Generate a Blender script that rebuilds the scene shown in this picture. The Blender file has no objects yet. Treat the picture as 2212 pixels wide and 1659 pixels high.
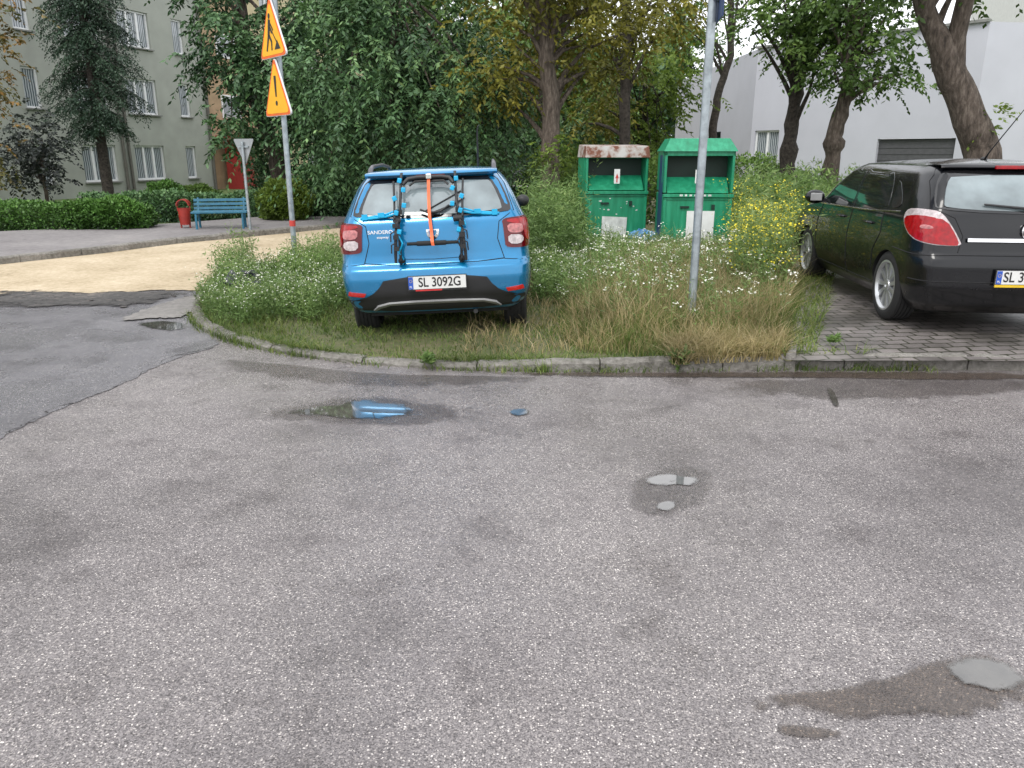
import bpy, bmesh, math, random
import numpy as np
from mathutils import Vector, Matrix
random.seed(5); rng=np.random.default_rng(7)
C=bpy.context.scene.collection
R=math.radians
# ---------------------------------------------------------------- camera geometry
H=1.7; PITCH=R(16.75); F=1660.0
cp,sp=math.cos(PITCH),math.sin(PITCH)
def ray(u,v):
    dx=(u-1106)/F; dz=(829.5-v)/F
    return dx, cp+dz*sp, -sp+dz*cp
def G(u,v,z=0.0):
    dx,dy,dz=ray(u,v); t=(z-H)/dz
    return Vector((dx*t,dy*t,z))
def AT(u,v,Y):
    dx,dy,dz=ray(u,v); t=Y/dy
    return Vector((dx*t,Y,H+dz*t))
# ---------------------------------------------------------------- materials
M={}
def nt(name):
    m=bpy.data.materials.new(name); m.use_nodes=True; n=m.node_tree; b=n.nodes['Principled BSDF']; M[name]=m
    return m,n,b
def N(n,t,**k):
    x=n.nodes.new(t)
    for a,b in k.items(): setattr(x,a,b)
    return x
def ramp(n,stops):
    r=N(n,'ShaderNodeValToRGB'); e=r.color_ramp.elements
    e[0].position=stops[0][0]; e[0].color=(*stops[0][1],1)
    e[1].position=stops[-1][0]; e[1].color=(*stops[-1][1],1)
    for p,c in stops[1:-1]:
        q=e.new(p); q.color=(*c,1)
    return r
def coords(n): return N(n,'ShaderNodeTexCoord').outputs['Object']
def noise(n,co,scale,detail=4,rough=.55):
    x=N(n,'ShaderNodeTexNoise'); x.inputs['Scale'].default_value=scale; x.inputs['Detail'].default_value=detail
    x.inputs['Roughness'].default_value=rough; n.links.new(co,x.inputs['Vector']); return x.outputs['Fac']
def mixc(n,f,a,b,mode='MIX'):
    x=N(n,'ShaderNodeMix',data_type='RGBA',blend_type=mode)
    for s,v in ((0,f),(6,a),(7,b)):
        if hasattr(v,'is_output'): n.links.new(v,x.inputs[s])
        elif isinstance(v,(int,float)): x.inputs[s].default_value=v
        else: x.inputs[s].default_value=(*v,1)
    return x.outputs[2]
def mathn(n,op,a,b=0.0,c=None):
    x=N(n,'ShaderNodeMath',operation=op)
    for i,v in enumerate((a,b) if c is None else (a,b,c)):
        if hasattr(v,'is_output'): n.links.new(v,x.inputs[i])
        else: x.inputs[i].default_value=v
    return x.outputs[0]
def bump(n,b,h,strength=.3,dist=.01):
    x=N(n,'ShaderNodeBump'); x.inputs['Strength'].default_value=strength; x.inputs['Distance'].default_value=dist
    n.links.new(h,x.inputs['Height']); n.links.new(x.outputs[0],b.inputs['Normal'])
def simple(name,col,rough=.5,metal=0,var=.15,scale=6,coat=0,bmp=0,spec=.5,bscale=None):
    m,n,b=nt(name); co=coords(n); f=noise(n,co,scale)
    r=ramp(n,[(.3,tuple(max(0,c*(1-var)) for c in col)),(.7,tuple(min(1,c*(1+var)) for c in col))])
    n.links.new(f,r.inputs[0]); n.links.new(r.outputs[0],b.inputs['Base Color'])
    b.inputs['Roughness'].default_value=rough; b.inputs['Metallic'].default_value=metal
    b.inputs['Coat Weight'].default_value=coat; b.inputs['Coat Roughness'].default_value=.04
    b.inputs['Specular IOR Level'].default_value=spec
    if bmp: bump(n,b,noise(n,co,bscale or scale*6),bmp,.01)
    return m
def paint(name,col,metal=.3,rough=.3,dirtk=.45,dcol=(.12,.1,.08),coat=1,spec=.5):
    m,n,b=nt(name); co=coords(n)
    r=ramp(n,[(.3,tuple(c*.92 for c in col)),(.7,tuple(min(1,c*1.08) for c in col))]); n.links.new(noise(n,co,3),r.inputs[0])
    sx=N(n,'ShaderNodeSeparateXYZ'); n.links.new(co,sx.inputs[0])
    mr=N(n,'ShaderNodeMapRange'); mr.inputs[1].default_value=.25; mr.inputs[2].default_value=.75; mr.inputs[3].default_value=dirtk; mr.inputs[4].default_value=0
    n.links.new(sx.outputs[2],mr.inputs[0])
    dirt=mathn(n,'MULTIPLY',mr.outputs[0],noise(n,co,9))
    n.links.new(mixc(n,dirt,r.outputs[0],dcol),b.inputs['Base Color'])
    b.inputs['Metallic'].default_value=metal; b.inputs['Specular IOR Level'].default_value=spec
    vo=N(n,'ShaderNodeTexVoronoi'); vo.inputs['Scale'].default_value=85; n.links.new(co,vo.inputs['Vector'])
    d=ramp(n,[(.0,(1,1,1)),(.28,(0,0,0))]); n.links.new(vo.outputs['Distance'],d.inputs[0])
    bump(n,b,d.outputs[0],.10,.002)
    n.links.new(mathn(n,'MULTIPLY_ADD',dirt,.8,rough),b.inputs['Roughness'])
    b.inputs['Coat Weight'].default_value=coat; b.inputs['Coat Roughness'].default_value=.03
    return m
def leafmat(name,cols,trans=.3):
    m,n,b=nt(name)
    at=N(n,'ShaderNodeAttribute',attribute_name='tint')
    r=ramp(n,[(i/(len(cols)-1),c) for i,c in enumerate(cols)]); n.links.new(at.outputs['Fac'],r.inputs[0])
    nz=noise(n,coords(n),1.3,2); g=ramp(n,[(.3,(.65,.65,.65)),(.7,(1.15,1.15,1.15))]); n.links.new(nz,g.inputs[0])
    col=mixc(n,1.0,r.outputs[0],g.outputs[0],'MULTIPLY')
    n.links.new(col,b.inputs['Base Color']); b.inputs['Roughness'].default_value=.5; b.inputs['Specular IOR Level'].default_value=.35
    if trans:
        tr=N(n,'ShaderNodeBsdfTranslucent'); n.links.new(col,tr.inputs[0])
        mx=N(n,'ShaderNodeMixShader'); mx.inputs[0].default_value=trans
        n.links.new(b.outputs[0],mx.inputs[1]); n.links.new(tr.outputs[0],mx.inputs[2])
        n.links.new(mx.outputs[0],n.nodes['Material Output'].inputs[0])
    return m
def edgealpha(n,b,co,amax,sc=5,amp=2.6):
    at=N(n,'ShaderNodeAttribute',attribute_name='edge')
    f=mathn(n,'ADD',at.outputs['Fac'],mathn(n,'MULTIPLY_ADD',noise(n,co,sc,7,.72),amp,-amp/2))
    a=ramp(n,[(.3,(0,0,0)),(.75,(amax,)*3)]); n.links.new(f,a.inputs[0]); n.links.new(a.outputs[0],b.inputs['Alpha'])
def asphalt(name,dark,mid,light,chip,wet=.5,vs=125,gain=None,amax=None,asc=5):
    m,n,b=nt(name); co=coords(n)
    wn=N(n,'ShaderNodeTexNoise'); wn.inputs['Scale'].default_value=60; wn.inputs['Detail'].default_value=2; n.links.new(co,wn.inputs['Vector'])
    va=N(n,'ShaderNodeVectorMath',operation='MULTIPLY_ADD'); va.inputs[1].default_value=(.012,.012,.0); n.links.new(wn.outputs['Color'],va.inputs[0]); n.links.new(co,va.inputs[2])
    fl=N(n,'ShaderNodeVectorMath',operation='MULTIPLY'); fl.inputs[1].default_value=(1,1,0); n.links.new(va.outputs[0],fl.inputs[0])
    vo=N(n,'ShaderNodeTexVoronoi'); vo.inputs['Scale'].default_value=vs; n.links.new(fl.outputs[0],vo.inputs['Vector'])
    vo2=N(n,'ShaderNodeTexVoronoi'); vo2.inputs['Scale'].default_value=vs*1.9; n.links.new(fl.outputs[0],vo2.inputs['Vector'])
    sc=N(n,'ShaderNodeSeparateColor'); n.links.new(vo.outputs['Color'],sc.inputs[0])
    sc2=N(n,'ShaderNodeSeparateColor'); n.links.new(vo2.outputs['Color'],sc2.inputs[0])
    big=noise(n,co,.45,5,.6); medn=noise(n,co,2.6,6,.65); small=noise(n,co,14,4,.6)
    r1=ramp(n,[(0,dark),(.4,mid),(.75,tuple(c*1.45 for c in mid)),(1,light)]); n.links.new(sc2.outputs[0],r1.inputs[0])
    thr=mathn(n,'MULTIPLY_ADD',medn,.7,mathn(n,'MULTIPLY_ADD',small,.45,chip-.56))
    on=mathn(n,'GREATER_THAN',thr,sc.outputs[0])
    inside=ramp(n,[(.2,(1,1,1)),(.5,(0,0,0))]); n.links.new(vo.outputs['Distance'],inside.inputs[0])
    chipf=mathn(n,'MULTIPLY',on,inside.outputs[0])
    chipc=ramp(n,[(0,(.25,.23,.22)),(.6,(.42,.39,.37)),(1,(.82,.78,.73))]); n.links.new(sc.outputs[1],chipc.inputs[0])
    c=mixc(n,chipf,r1.outputs[0],chipc.outputs[0])
    st=ramp(n,[(.34,(.62,.60,.60)),(.47,(.95,.93,.93)),(.62,(1.15,1.13,1.12))]); n.links.new(big,st.inputs[0])
    st2=ramp(n,[(.3,(.58,.56,.56)),(.47,(1,1,1))]); n.links.new(medn,st2.inputs[0])
    c=mixc(n,1,c,st.outputs[0],'MULTIPLY'); c=mixc(n,.75,c,st2.outputs[0],'MULTIPLY')
    ds=ramp(n,[(.24,(.35,.33,.32)),(.31,(1,1,1))]); n.links.new(noise(n,co,1.9,3,.7),ds.inputs[0]); c=mixc(n,.9,c,ds.outputs[0],'MULTIPLY')
    if gain: c=mixc(n,1,c,gain,'MULTIPLY')
    n.links.new(c,b.inputs['Base Color'])
    if amax:
        b.inputs['Roughness'].default_value=wet; edgealpha(n,b,co,amax,asc); b.inputs['Specular IOR Level'].default_value=.7
    else:
        rr=ramp(n,[(.42,(.16,)*3),(.58,(wet,)*3)]); n.links.new(noise(n,co,.8,5,.65),rr.inputs[0]); n.links.new(rr.outputs[0],b.inputs['Roughness'])
    bump(n,b,vo.outputs['Distance'],.5 if not amax else .25,.005)
    return m
AM=((.054,.049,.050),(.138,.127,.127),(.28,.262,.255))
asphalt('asphalt_main',*AM,.43,.46)
asphalt('asphalt_old',(.045,.044,.048),(.12,.118,.128),(.22,.215,.22),.12,.4)
asphalt('asphalt_wet',*AM,.42,.14,gain=(.6,.57,.55),amax=.5,asc=3.2)
asphalt('asphalt_muddy',*AM,.36,.2,gain=(.42,.35,.29),amax=.8,asc=7)
def gravel(name,cols,scale,bs=.5,alpha=None):
    m,n,b=nt(name); co=coords(n)
    f=mathn(n,'MULTIPLY_ADD',noise(n,co,scale,8,.7),.6,mathn(n,'MULTIPLY',noise(n,co,scale*.07,3),.4))
    r=ramp(n,[(.32+.36*i/(len(cols)-1),c) for i,c in enumerate(cols)]); n.links.new(f,r.inputs[0]); n.links.new(r.outputs[0],b.inputs['Base Color'])
    b.inputs['Roughness'].default_value=.85; bump(n,b,noise(n,co,scale*2,6,.7),bs,.03)
    if alpha: edgealpha(n,b,co,alpha,2.5,3.2)
    return m
gravel('sand',[(.28,.215,.13),(.45,.36,.235),(.56,.46,.32),(.66,.57,.42)],14,.8)
gravel('rubble_dark',[(.02,.02,.022),(.06,.056,.053),(.11,.1,.095),(.24,.21,.18)],9,.9)
gravel('rubble_soft',[(.025,.024,.025),(.055,.052,.05),(.10,.093,.088),(.26,.22,.18)],12,.9,1.0)
gravel('soil',[(.05,.065,.022),(.085,.1,.035),(.14,.125,.065),(.23,.195,.13)],9,.8)
gravel('far_grass',[(.03,.05,.012),(.06,.1,.025),(.1,.15,.04),(.14,.16,.06)],4,.6)
gravel('kerb_stone',[(.07,.065,.055),(.16,.15,.13),(.26,.245,.22),(.38,.36,.33)],18,.9)
gravel('sidewalk',[(.13,.12,.12),(.19,.175,.175),(.24,.225,.22),(.3,.275,.265)],8,.3)
gravel('concrete_patch',[(.12,.11,.105),(.18,.17,.16),(.24,.225,.21),(.3,.28,.26)],16,.5)
m,n,b=nt('pavers'); co=coords(n)
mp=N(n,'ShaderNodeMapping'); mp.inputs['Rotation'].default_value=(0,0,R(-5)); n.links.new(co,mp.inputs[0])
wv=N(n,'ShaderNodeTexNoise'); wv.inputs['Scale'].default_value=6; n.links.new(co,wv.inputs['Vector'])
bk=N(n,'ShaderNodeTexBrick'); bk.inputs['Scale'].default_value=1; bk.inputs['Brick Width'].default_value=.2; bk.inputs['Row Height'].default_value=.12
bk.inputs['Mortar Size'].default_value=.009; bk.inputs['Color1'].default_value=(.145,.13,.125,1); bk.inputs['Color2'].default_value=(.235,.21,.2,1); bk.inputs['Mortar'].default_value=(.03,.033,.018,1)
va=N(n,'ShaderNodeVectorMath',operation='MULTIPLY_ADD'); va.inputs[1].default_value=(.05,.05,0); n.links.new(wv.outputs['Color'],va.inputs[0]); n.links.new(mp.outputs[0],va.inputs[2])
n.links.new(va.outputs[0],bk.inputs['Vector'])
st=ramp(n,[(.35,(.45,.46,.43)),(.6,(1.1,1.1,1.1))]); n.links.new(noise(n,co,1.6,5),st.inputs[0])
n.links.new(mixc(n,1,bk.outputs[0],st.outputs[0],'MULTIPLY'),b.inputs['Base Color']); b.inputs['Roughness'].default_value=.4
bump(n,b,bk.outputs['Fac'],-.5,.01)
def watermat(name,stops,amax,asc=7,amp=2.4):
    m,n,b=nt(name); co=coords(n)
    r=ramp(n,stops); n.links.new(noise(n,co,3,6,.65),r.inputs[0]); n.links.new(r.outputs[0],b.inputs['Base Color'])
    b.inputs['Roughness'].default_value=.03; b.inputs['Specular IOR Level'].default_value=1.0; b.inputs['Coat Weight'].default_value=1; b.inputs['Coat Roughness'].default_value=.02
    bump(n,b,noise(n,co,6,3),.03,.006); edgealpha(n,b,co,amax,asc,amp)
watermat('puddle_water',[(.35,(.045,.042,.036)),(.65,(.13,.12,.105))],.9)
simple('crack',(.02,.018,.016),.8)
paint('paint_blue',(.0,.185,.40),.45,.22,.25)
paint('paint_black',(.004,.0045,.006),0,.25,.10,(.05,.045,.04),.55,.25)
simple('black_plastic',(.016,.016,.017),.5,bmp=.1,bscale=200)
simple('black_gloss',(.008,.008,.009),.12,coat=.6)
simple('rubber',(.014,.014,.014),.8,bmp=.25,bscale=60)
simple('seam',(.002,.002,.003),.7)
simple('glass_painted_sky',(.19,.23,.24),.06,var=.4,scale=2.5,coat=1)  # pale base colour paints in the bright sky reflection on sloping rear windows
simple('glass_dark',(.012,.016,.016),.04,var=.5,scale=2,coat=.6,spec=.6)
simple('lamp_red',(.30,.002,.006),.1,coat=.5,var=.3,scale=25,spec=.3)
simple('lamp_red_dark',(.10,.001,.004),.1,coat=.5,spec=.3)
simple('lamp_pink',(.42,.14,.14),.15,coat=.5,var=.4,scale=40)
simple('lamp_clear',(.46,.40,.40),.12,coat=.6,var=.35,scale=30)
simple('reflector_red',(.45,.012,.01),.15,coat=1)
simple('silver_plastic',(.36,.36,.36),.35,.4)
simple('chrome',(.75,.75,.76),.12,1)
simple('alloy',(.5,.51,.52),.3,.7)
simple('plate_white',(.66,.66,.64),.4,var=.04)
simple('plate_blue',(.02,.08,.4),.4)
simple('plate_black',(.012,.012,.012),.4)
simple('plate_yellow',(.7,.46,.02),.4)
simple('plate_red',(.5,.03,.03),.4)
simple('rack_blue',(.01,.38,.66),.4)
simple('strap_orange',(.75,.14,.045),.6)
simple('rail_grey',(.10,.10,.11),.4,.3)
simple('galvanised',(.33,.37,.39),.42,.55,var=.25,scale=14)
simple('sign_yellow',(.85,.42,.01),.35,var=.05)
simple('sign_red',(.75,.13,.015),.35)
simple('sign_black',(.012,.012,.012),.5)
simple('sign_white',(.62,.62,.62),.4)
simple('sign_back',(.30,.32,.33),.45,.3)
simple('bin_red',(.30,.025,.016),.45,var=.25)
simple('bench_teal',(.018,.12,.19),.5,var=.25,scale=10)
simple('dark_metal',(.03,.03,.03),.5)
simple('wall_sage',(.335,.35,.31),.9,var=.09,scale=1.2,bmp=.2,bscale=60)
simple('wall_beige',(.52,.45,.28),.9,var=.1,scale=1.2)
simple('wall_orange',(.40,.29,.18),.9,var=.15,scale=3)
simple('wall_lilac',(.46,.465,.51),.9,var=.05,scale=.6,bmp=.1,bscale=80)
simple('wall_pale',(.55,.55,.53),.9,var=.05)
simple('plinth_grey',(.2,.2,.21),.9,var=.12)
simple('roof_dark',(.1,.1,.1),.8)
simple('window_white',(.75,.76,.76),.4,var=.04)
simple('garage_grey',(.075,.075,.08),.6)
simple('door_red',(.28,.03,.025),.5)
simple('pipe_dark',(.11,.105,.09),.6)
simple('sill_grey',(.2,.2,.19),.6)
m,n,b=nt('curtain_pane'); co=coords(n)
wvt=N(n,'ShaderNodeTexWave'); wvt.inputs['Scale'].default_value=3.2; wvt.inputs['Distortion'].default_value=2.5; n.links.new(co,wvt.inputs['Vector'])
r=ramp(n,[(0,(.06,.08,.09)),(.5,(.22,.25,.27)),(1,(.5,.53,.55))]); n.links.new(wvt.outputs['Fac'],r.inputs[0]); n.links.new(r.outputs[0],b.inputs['Base Color'])
b.inputs['Roughness'].default_value=.1; b.inputs['Coat Weight'].default_value=1
m,n,b=nt('bark'); co=coords(n)
mp=N(n,'ShaderNodeMapping'); mp.inputs['Scale'].default_value=(1,1,.25); n.links.new(co,mp.inputs[0])
f=noise(n,mp.outputs[0],16,7,.7); r=ramp(n,[(.32,(.025,.019,.014)),(.5,(.09,.07,.055)),(.7,(.2,.165,.135))]); n.links.new(f,r.inputs[0]); n.links.new(r.outputs[0],b.inputs['Base Color'])
b.inputs['Roughness'].default_value=.95; bump(n,b,f,1,.05)
m,n,b=nt('bark_dark'); co=coords(n)
f=noise(n,co,14,6,.7); r=ramp(n,[(.32,(.012,.01,.008)),(.7,(.085,.07,.058))]); n.links.new(f,r.inputs[0]); n.links.new(r.outputs[0],b.inputs['Base Color'])
b.inputs['Roughness'].default_value=.95; bump(n,b,f,1,.05)
m,n,b=nt('container_green'); co=coords(n)
mp=N(n,'ShaderNodeMapping'); mp.inputs['Scale'].default_value=(6,6,.8); n.links.new(co,mp.inputs[0])
r=ramp(n,[(.3,(.006,.17,.08)),(.5,(.01,.23,.115)),(.66,(.025,.30,.16))]); n.links.new(noise(n,mp.outputs[0],2,6,.6),r.inputs[0])
sp2=ramp(n,[(.70,(0,0,0)),(.74,(1,1,1))]); n.links.new(noise(n,co,7,6,.75),sp2.inputs[0])
n.links.new(mixc(n,sp2.outputs[0],r.outputs[0],(.16,.09,.05)),b.inputs['Base Color']); b.inputs['Roughness'].default_value=.4
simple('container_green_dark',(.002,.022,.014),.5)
m,n,b=nt('rusty_white'); co=coords(n)
r=ramp(n,[(.40,(.42,.41,.39)),(.5,(.33,.28,.25)),(.56,(.16,.06,.035)),(.7,(.1,.035,.02))]); n.links.new(noise(n,co,4,6,.6),r.inputs[0]); n.links.new(r.outputs[0],b.inputs['Base Color']); b.inputs['Roughness'].default_value=.8
simple('paper_white',(.68,.69,.68),.6,var=.08,scale=9)
simple('paper_scuffed',(.58,.6,.58),.6,var=.3,scale=9)
simple('sticker_red',(.5,.05,.04),.6)
simple('navy',(.015,.04,.12),.5)
simple('bag_blue',(.12,.3,.55),.4,var=.3,scale=15)
simple('slag',(.035,.038,.045),.35,var=.4,scale=10,bmp=.4)
simple('flower_white',(.68,.68,.58),.7,var=.08)
simple('flower_yellow',(.68,.58,.03),.7,var=.25,scale=20)
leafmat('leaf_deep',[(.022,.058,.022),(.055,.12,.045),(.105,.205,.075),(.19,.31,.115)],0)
leafmat('leaf_mid',[(.04,.08,.016),(.09,.165,.036),(.16,.26,.058),(.25,.37,.09)],.25)
leafmat('leaf_ochre',[(.09,.095,.016),(.19,.185,.028),(.28,.26,.04),(.38,.34,.06)],.3)
leafmat('leaf_light',[(.06,.10,.015),(.13,.2,.03),(.2,.29,.05),(.3,.4,.09)],.4)
leafmat('leaf_spruce',[(.014,.034,.02),(.03,.06,.036),(.05,.09,.052),(.08,.125,.08)],0)
leafmat('leaf_purple',[(.015,.018,.018),(.03,.038,.034),(.055,.065,.055),(.09,.11,.085)],0)
leafmat('leaf_hedge',[(.02,.05,.01),(.05,.12,.02),(.09,.2,.035),(.16,.3,.06)],0)
leafmat('leaf_orange',[(.06,.07,.015),(.14,.12,.03),(.3,.17,.05),(.4,.22,.07)],0)
leafmat('grass_green',[(.04,.075,.015),(.09,.15,.03),(.16,.23,.05),(.30,.31,.11)],.35)
leafmat('grass_dry',[(.19,.20,.06),(.36,.30,.14),(.52,.42,.22),(.68,.58,.36)],.4)
leafmat('weed_green',[(.05,.095,.028),(.11,.19,.055),(.19,.30,.085),(.31,.39,.14)],.35)
# ---------------------------------------------------------------- mesh builder
class MB:
    def __init__(s): s.v=[]; s.f=[]
    def add(s,vs,fs):
        k=len(s.v); s.v+= [tuple(x) for x in vs]; s.f+=[tuple(i+k for i in f) for f in fs]; return s
    def box(s,c,d,rz=0,rx=0,ry=0):
        m=Matrix.Translation(c)@Matrix.Rotation(rz,4,'Z')@Matrix.Rotation(ry,4,'Y')@Matrix.Rotation(rx,4,'X')
        vs=[m@Vector((x*d[0]/2,y*d[1]/2,z*d[2]/2)) for x in(-1,1) for y in(-1,1) for z in(-1,1)]
        return s.add(vs,[(0,1,3,2),(4,6,7,5),(0,4,5,1),(2,3,7,6),(0,2,6,4),(1,5,7,3)])
    def tube(s,path,rad,n=8,cap=True):
        P=[Vector(p) for p in path]
        if not hasattr(rad,'__len__'): rad=[rad]*len(P)
        vs=[];fs=[]; prev=None
        for i,p in enumerate(P):
            t=(P[min(i+1,len(P)-1)]-P[max(i-1,0)])
            if t.length<1e-9: t=Vector((0,0,1))
            t.normalize()
            if prev is None: a=t.orthogonal().normalized()
            else:
                a=prev-t*prev.dot(t)
                a=a.normalized() if a.length>1e-6 else t.orthogonal().normalized()
            prev=a; b=t.cross(a)
            for k in range(n):
                q=2*math.pi*k/n; vs.append(p+(a*math.cos(q)+b*math.sin(q))*rad[i])
        for i in range(len(P)-1):
            for k in range(n):
                fs.append((i*n+k,i*n+(k+1)%n,(i+1)*n+(k+1)%n,(i+1)*n+k))
        if cap: fs.append(tuple(range(n-1,-1,-1))); fs.append(tuple(range((len(P)-1)*n,len(P)*n)))
        return s.add(vs,fs)
    def prism(s,poly,d0,d1,ax='y'):
        n=len(poly)
        def mk(p,d): return (p[0],d,p[1]) if ax=='y' else ((p[0],p[1],d) if ax=='z' else (d,p[0],p[1]))
        vs=[mk(p,d0) for p in poly]+[mk(p,d1) for p in poly]
        fs=[tuple(range(n)),tuple(range(2*n-1,n-1,-1))]+[(i,i+n,(i+1)%n+n,(i+1)%n) for i in range(n)]
        return s.add(vs,fs)
    def lathe(s,prof,c,ax='x',n=32,closed=False):
        vs=[];fs=[]; m=len(prof)
        for k in range(n):
            q=2*math.pi*k/n
            for (a,r) in prof:
                p=(a,r*math.cos(q),r*math.sin(q)) if ax=='x' else (r*math.cos(q),r*math.sin(q),a) if ax=='z' else (r*math.cos(q),a,r*math.sin(q))
                vs.append((p[0]+c[0],p[1]+c[1],p[2]+c[2]))
        for k in range(n):
            for j in range(m-1 if not closed else m):
                j2=(j+1)%m; fs.append((k*m+j,k*m+j2,((k+1)%n)*m+j2,((k+1)%n)*m+j))
        return s.add(vs,fs)
    def ball(s,c,r,n=8,m=5):
        prof=[(-math.cos(math.pi*i/m)*r[2],max(1e-4,math.sin(math.pi*i/m))) for i in range(m+1)]
        vs=[];fs=[]
        for k in range(n):
            q=2*math.pi*k/n
            for (z,rr) in prof: vs.append((c[0]+rr*r[0]*math.cos(q),c[1]+rr*r[1]*math.sin(q),c[2]+z))
        for k in range(n):
            for j in range(m): fs.append((k*(m+1)+j,((k+1)%n)*(m+1)+j,((k+1)%n)*(m+1)+j+1,k*(m+1)+j+1))
        return s.add(vs,fs)
    def build(s,name,mat,parent=None,smooth=None,bevel=0,ang=38):
        me=bpy.data.meshes.new(name); me.from_pydata(s.v,[],s.f); me.update()
        bm=bmesh.new(); bm.from_mesh(me); bmesh.ops.recalc_face_normals(bm,faces=bm.faces); bm.to_mesh(me); bm.free()
        o=bpy.data.objects.new(name,me); C.objects.link(o)
        if mat: me.materials.append(M[mat])
        if smooth:
            me.polygons.foreach_set('use_smooth',[True]*len(me.polygons)); me.set_sharp_from_angle(angle=R(ang))
        if bevel:
            md=o.modifiers.new('b','BEVEL'); md.width=bevel; md.segments=2; md.limit_method='ANGLE'
        if parent: o.parent=parent
        return o
def thing(name,label,cat,loc=(0,0,0),rz=0,group=None,ry=0):
    o=bpy.data.objects.new(name,None); C.objects.link(o); o.location=loc; o.rotation_euler=(0,ry,rz)
    return tag(o,label,cat,group)
def tag(o,label,cat,group=None,kind=None):
    if label:o['label']=label
    if cat:o['category']=cat
    if group:o['group']=group
    if kind:o['kind']=kind
    return o
def struct(o,label=None,cat=None): o['kind']='structure'; return tag(o,label,cat)
def npmesh(name,V,tint,mat,parent=None,k=4,faces=None):
    n=V.shape[0]; me=bpy.data.meshes.new(name)
    tmpl=np.array(faces if faces is not None else [list(range(k))]); fl=tmpl.shape[1]; nf=tmpl.shape[0]
    idx=(tmpl[None]+ (np.arange(n)*k)[:,None,None]).reshape(-1)
    me.vertices.add(n*k); me.vertices.foreach_set('co',V.reshape(-1).astype(np.float32))
    me.loops.add(len(idx)); me.loops.foreach_set('vertex_index',idx.astype(np.int32))
    me.polygons.add(n*nf); me.polygons.foreach_set('loop_start',(np.arange(n*nf)*fl).astype(np.int32))
    me.update(calc_edges=True)
    a=me.attributes.new('tint','FLOAT','POINT'); a.data.foreach_set('value',np.repeat(np.clip(tint,0,1),k).astype(np.float32))
    me.materials.append(M[mat]); o=bpy.data.objects.new(name,me); C.objects.link(o)
    if parent:o.parent=parent
    return o
def unit(a): return a/np.maximum(np.linalg.norm(a,axis=-1,keepdims=True),1e-9)
def leaves(P,D,L,W):
    n=len(P); D=unit(D); S=unit(np.cross(D,rng.normal(size=(n,3))+np.array([0,0,1.2])))
    L=np.broadcast_to(np.asarray(L).reshape(-1,1),(n,1)); W=np.broadcast_to(np.asarray(W).reshape(-1,1),(n,1))
    mid=P+D*L*.45
    return np.stack([P,mid+S*W/2,P+D*L,mid-S*W/2],1)
def sprays(S0,D0,L,droop,m,ll,lw,ctint):
    ns=len(S0); t=np.linspace(.1,1,m)[None,:,None]+rng.uniform(-.04,.04,(ns,m,1))
    Lr=L.reshape(-1,1,1)
    P=S0[:,None]+D0[:,None]*Lr*t+np.array([0,0,-1])*droop*Lr*t**2
    T=unit(D0[:,None]+np.array([0,0,-2])*droop*t)
    sd=unit(np.cross(T,np.array([0,0,1.0]))); sg=np.where(np.arange(m)%2==0,1,-1)[None,:,None]
    D=T*.6+sd*sg*.8+rng.normal(size=P.shape)*.25+np.array([0,0,-.25])
    tint=ctint[:,None]+rng.normal(0,.12,(ns,m))
    n=ns*m
    return leaves(P.reshape(n,3),D.reshape(n,3),ll*rng.uniform(.7,1.25,n),lw*rng.uniform(.7,1.2,n)),tint.reshape(n)
def crown_data(ells,kden,spr,m,ll,lw,slen=.7,droop=.5,clr=.35):
    Vs=[];Ts=[];cents=[]
    for c,r in ells:
        c=np.array(c);r=np.array(r); K=max(3,int(kden*r[0]*r[1]*r[2]))
        d=unit(rng.normal(size=(K,3))); q=rng.uniform(.25,1,K)**.45
        cc=c+d*r*q[:,None]*.85; cents+=[Vector(x) for x in cc]
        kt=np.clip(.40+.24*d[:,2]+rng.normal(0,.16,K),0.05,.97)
        n=K*spr; ci=np.repeat(np.arange(K),spr)
        S0=cc[ci]+rng.normal(size=(n,3))*clr*np.array([1,1,.6])
        D0=unit(unit(S0-c)*.7+rng.normal(size=(n,3))*.6+np.array([0,0,.15]))
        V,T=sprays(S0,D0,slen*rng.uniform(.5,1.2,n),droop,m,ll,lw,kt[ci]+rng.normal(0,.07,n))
        Vs.append(V);Ts.append(T)
    return np.concatenate(Vs),np.concatenate(Ts),cents
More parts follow.
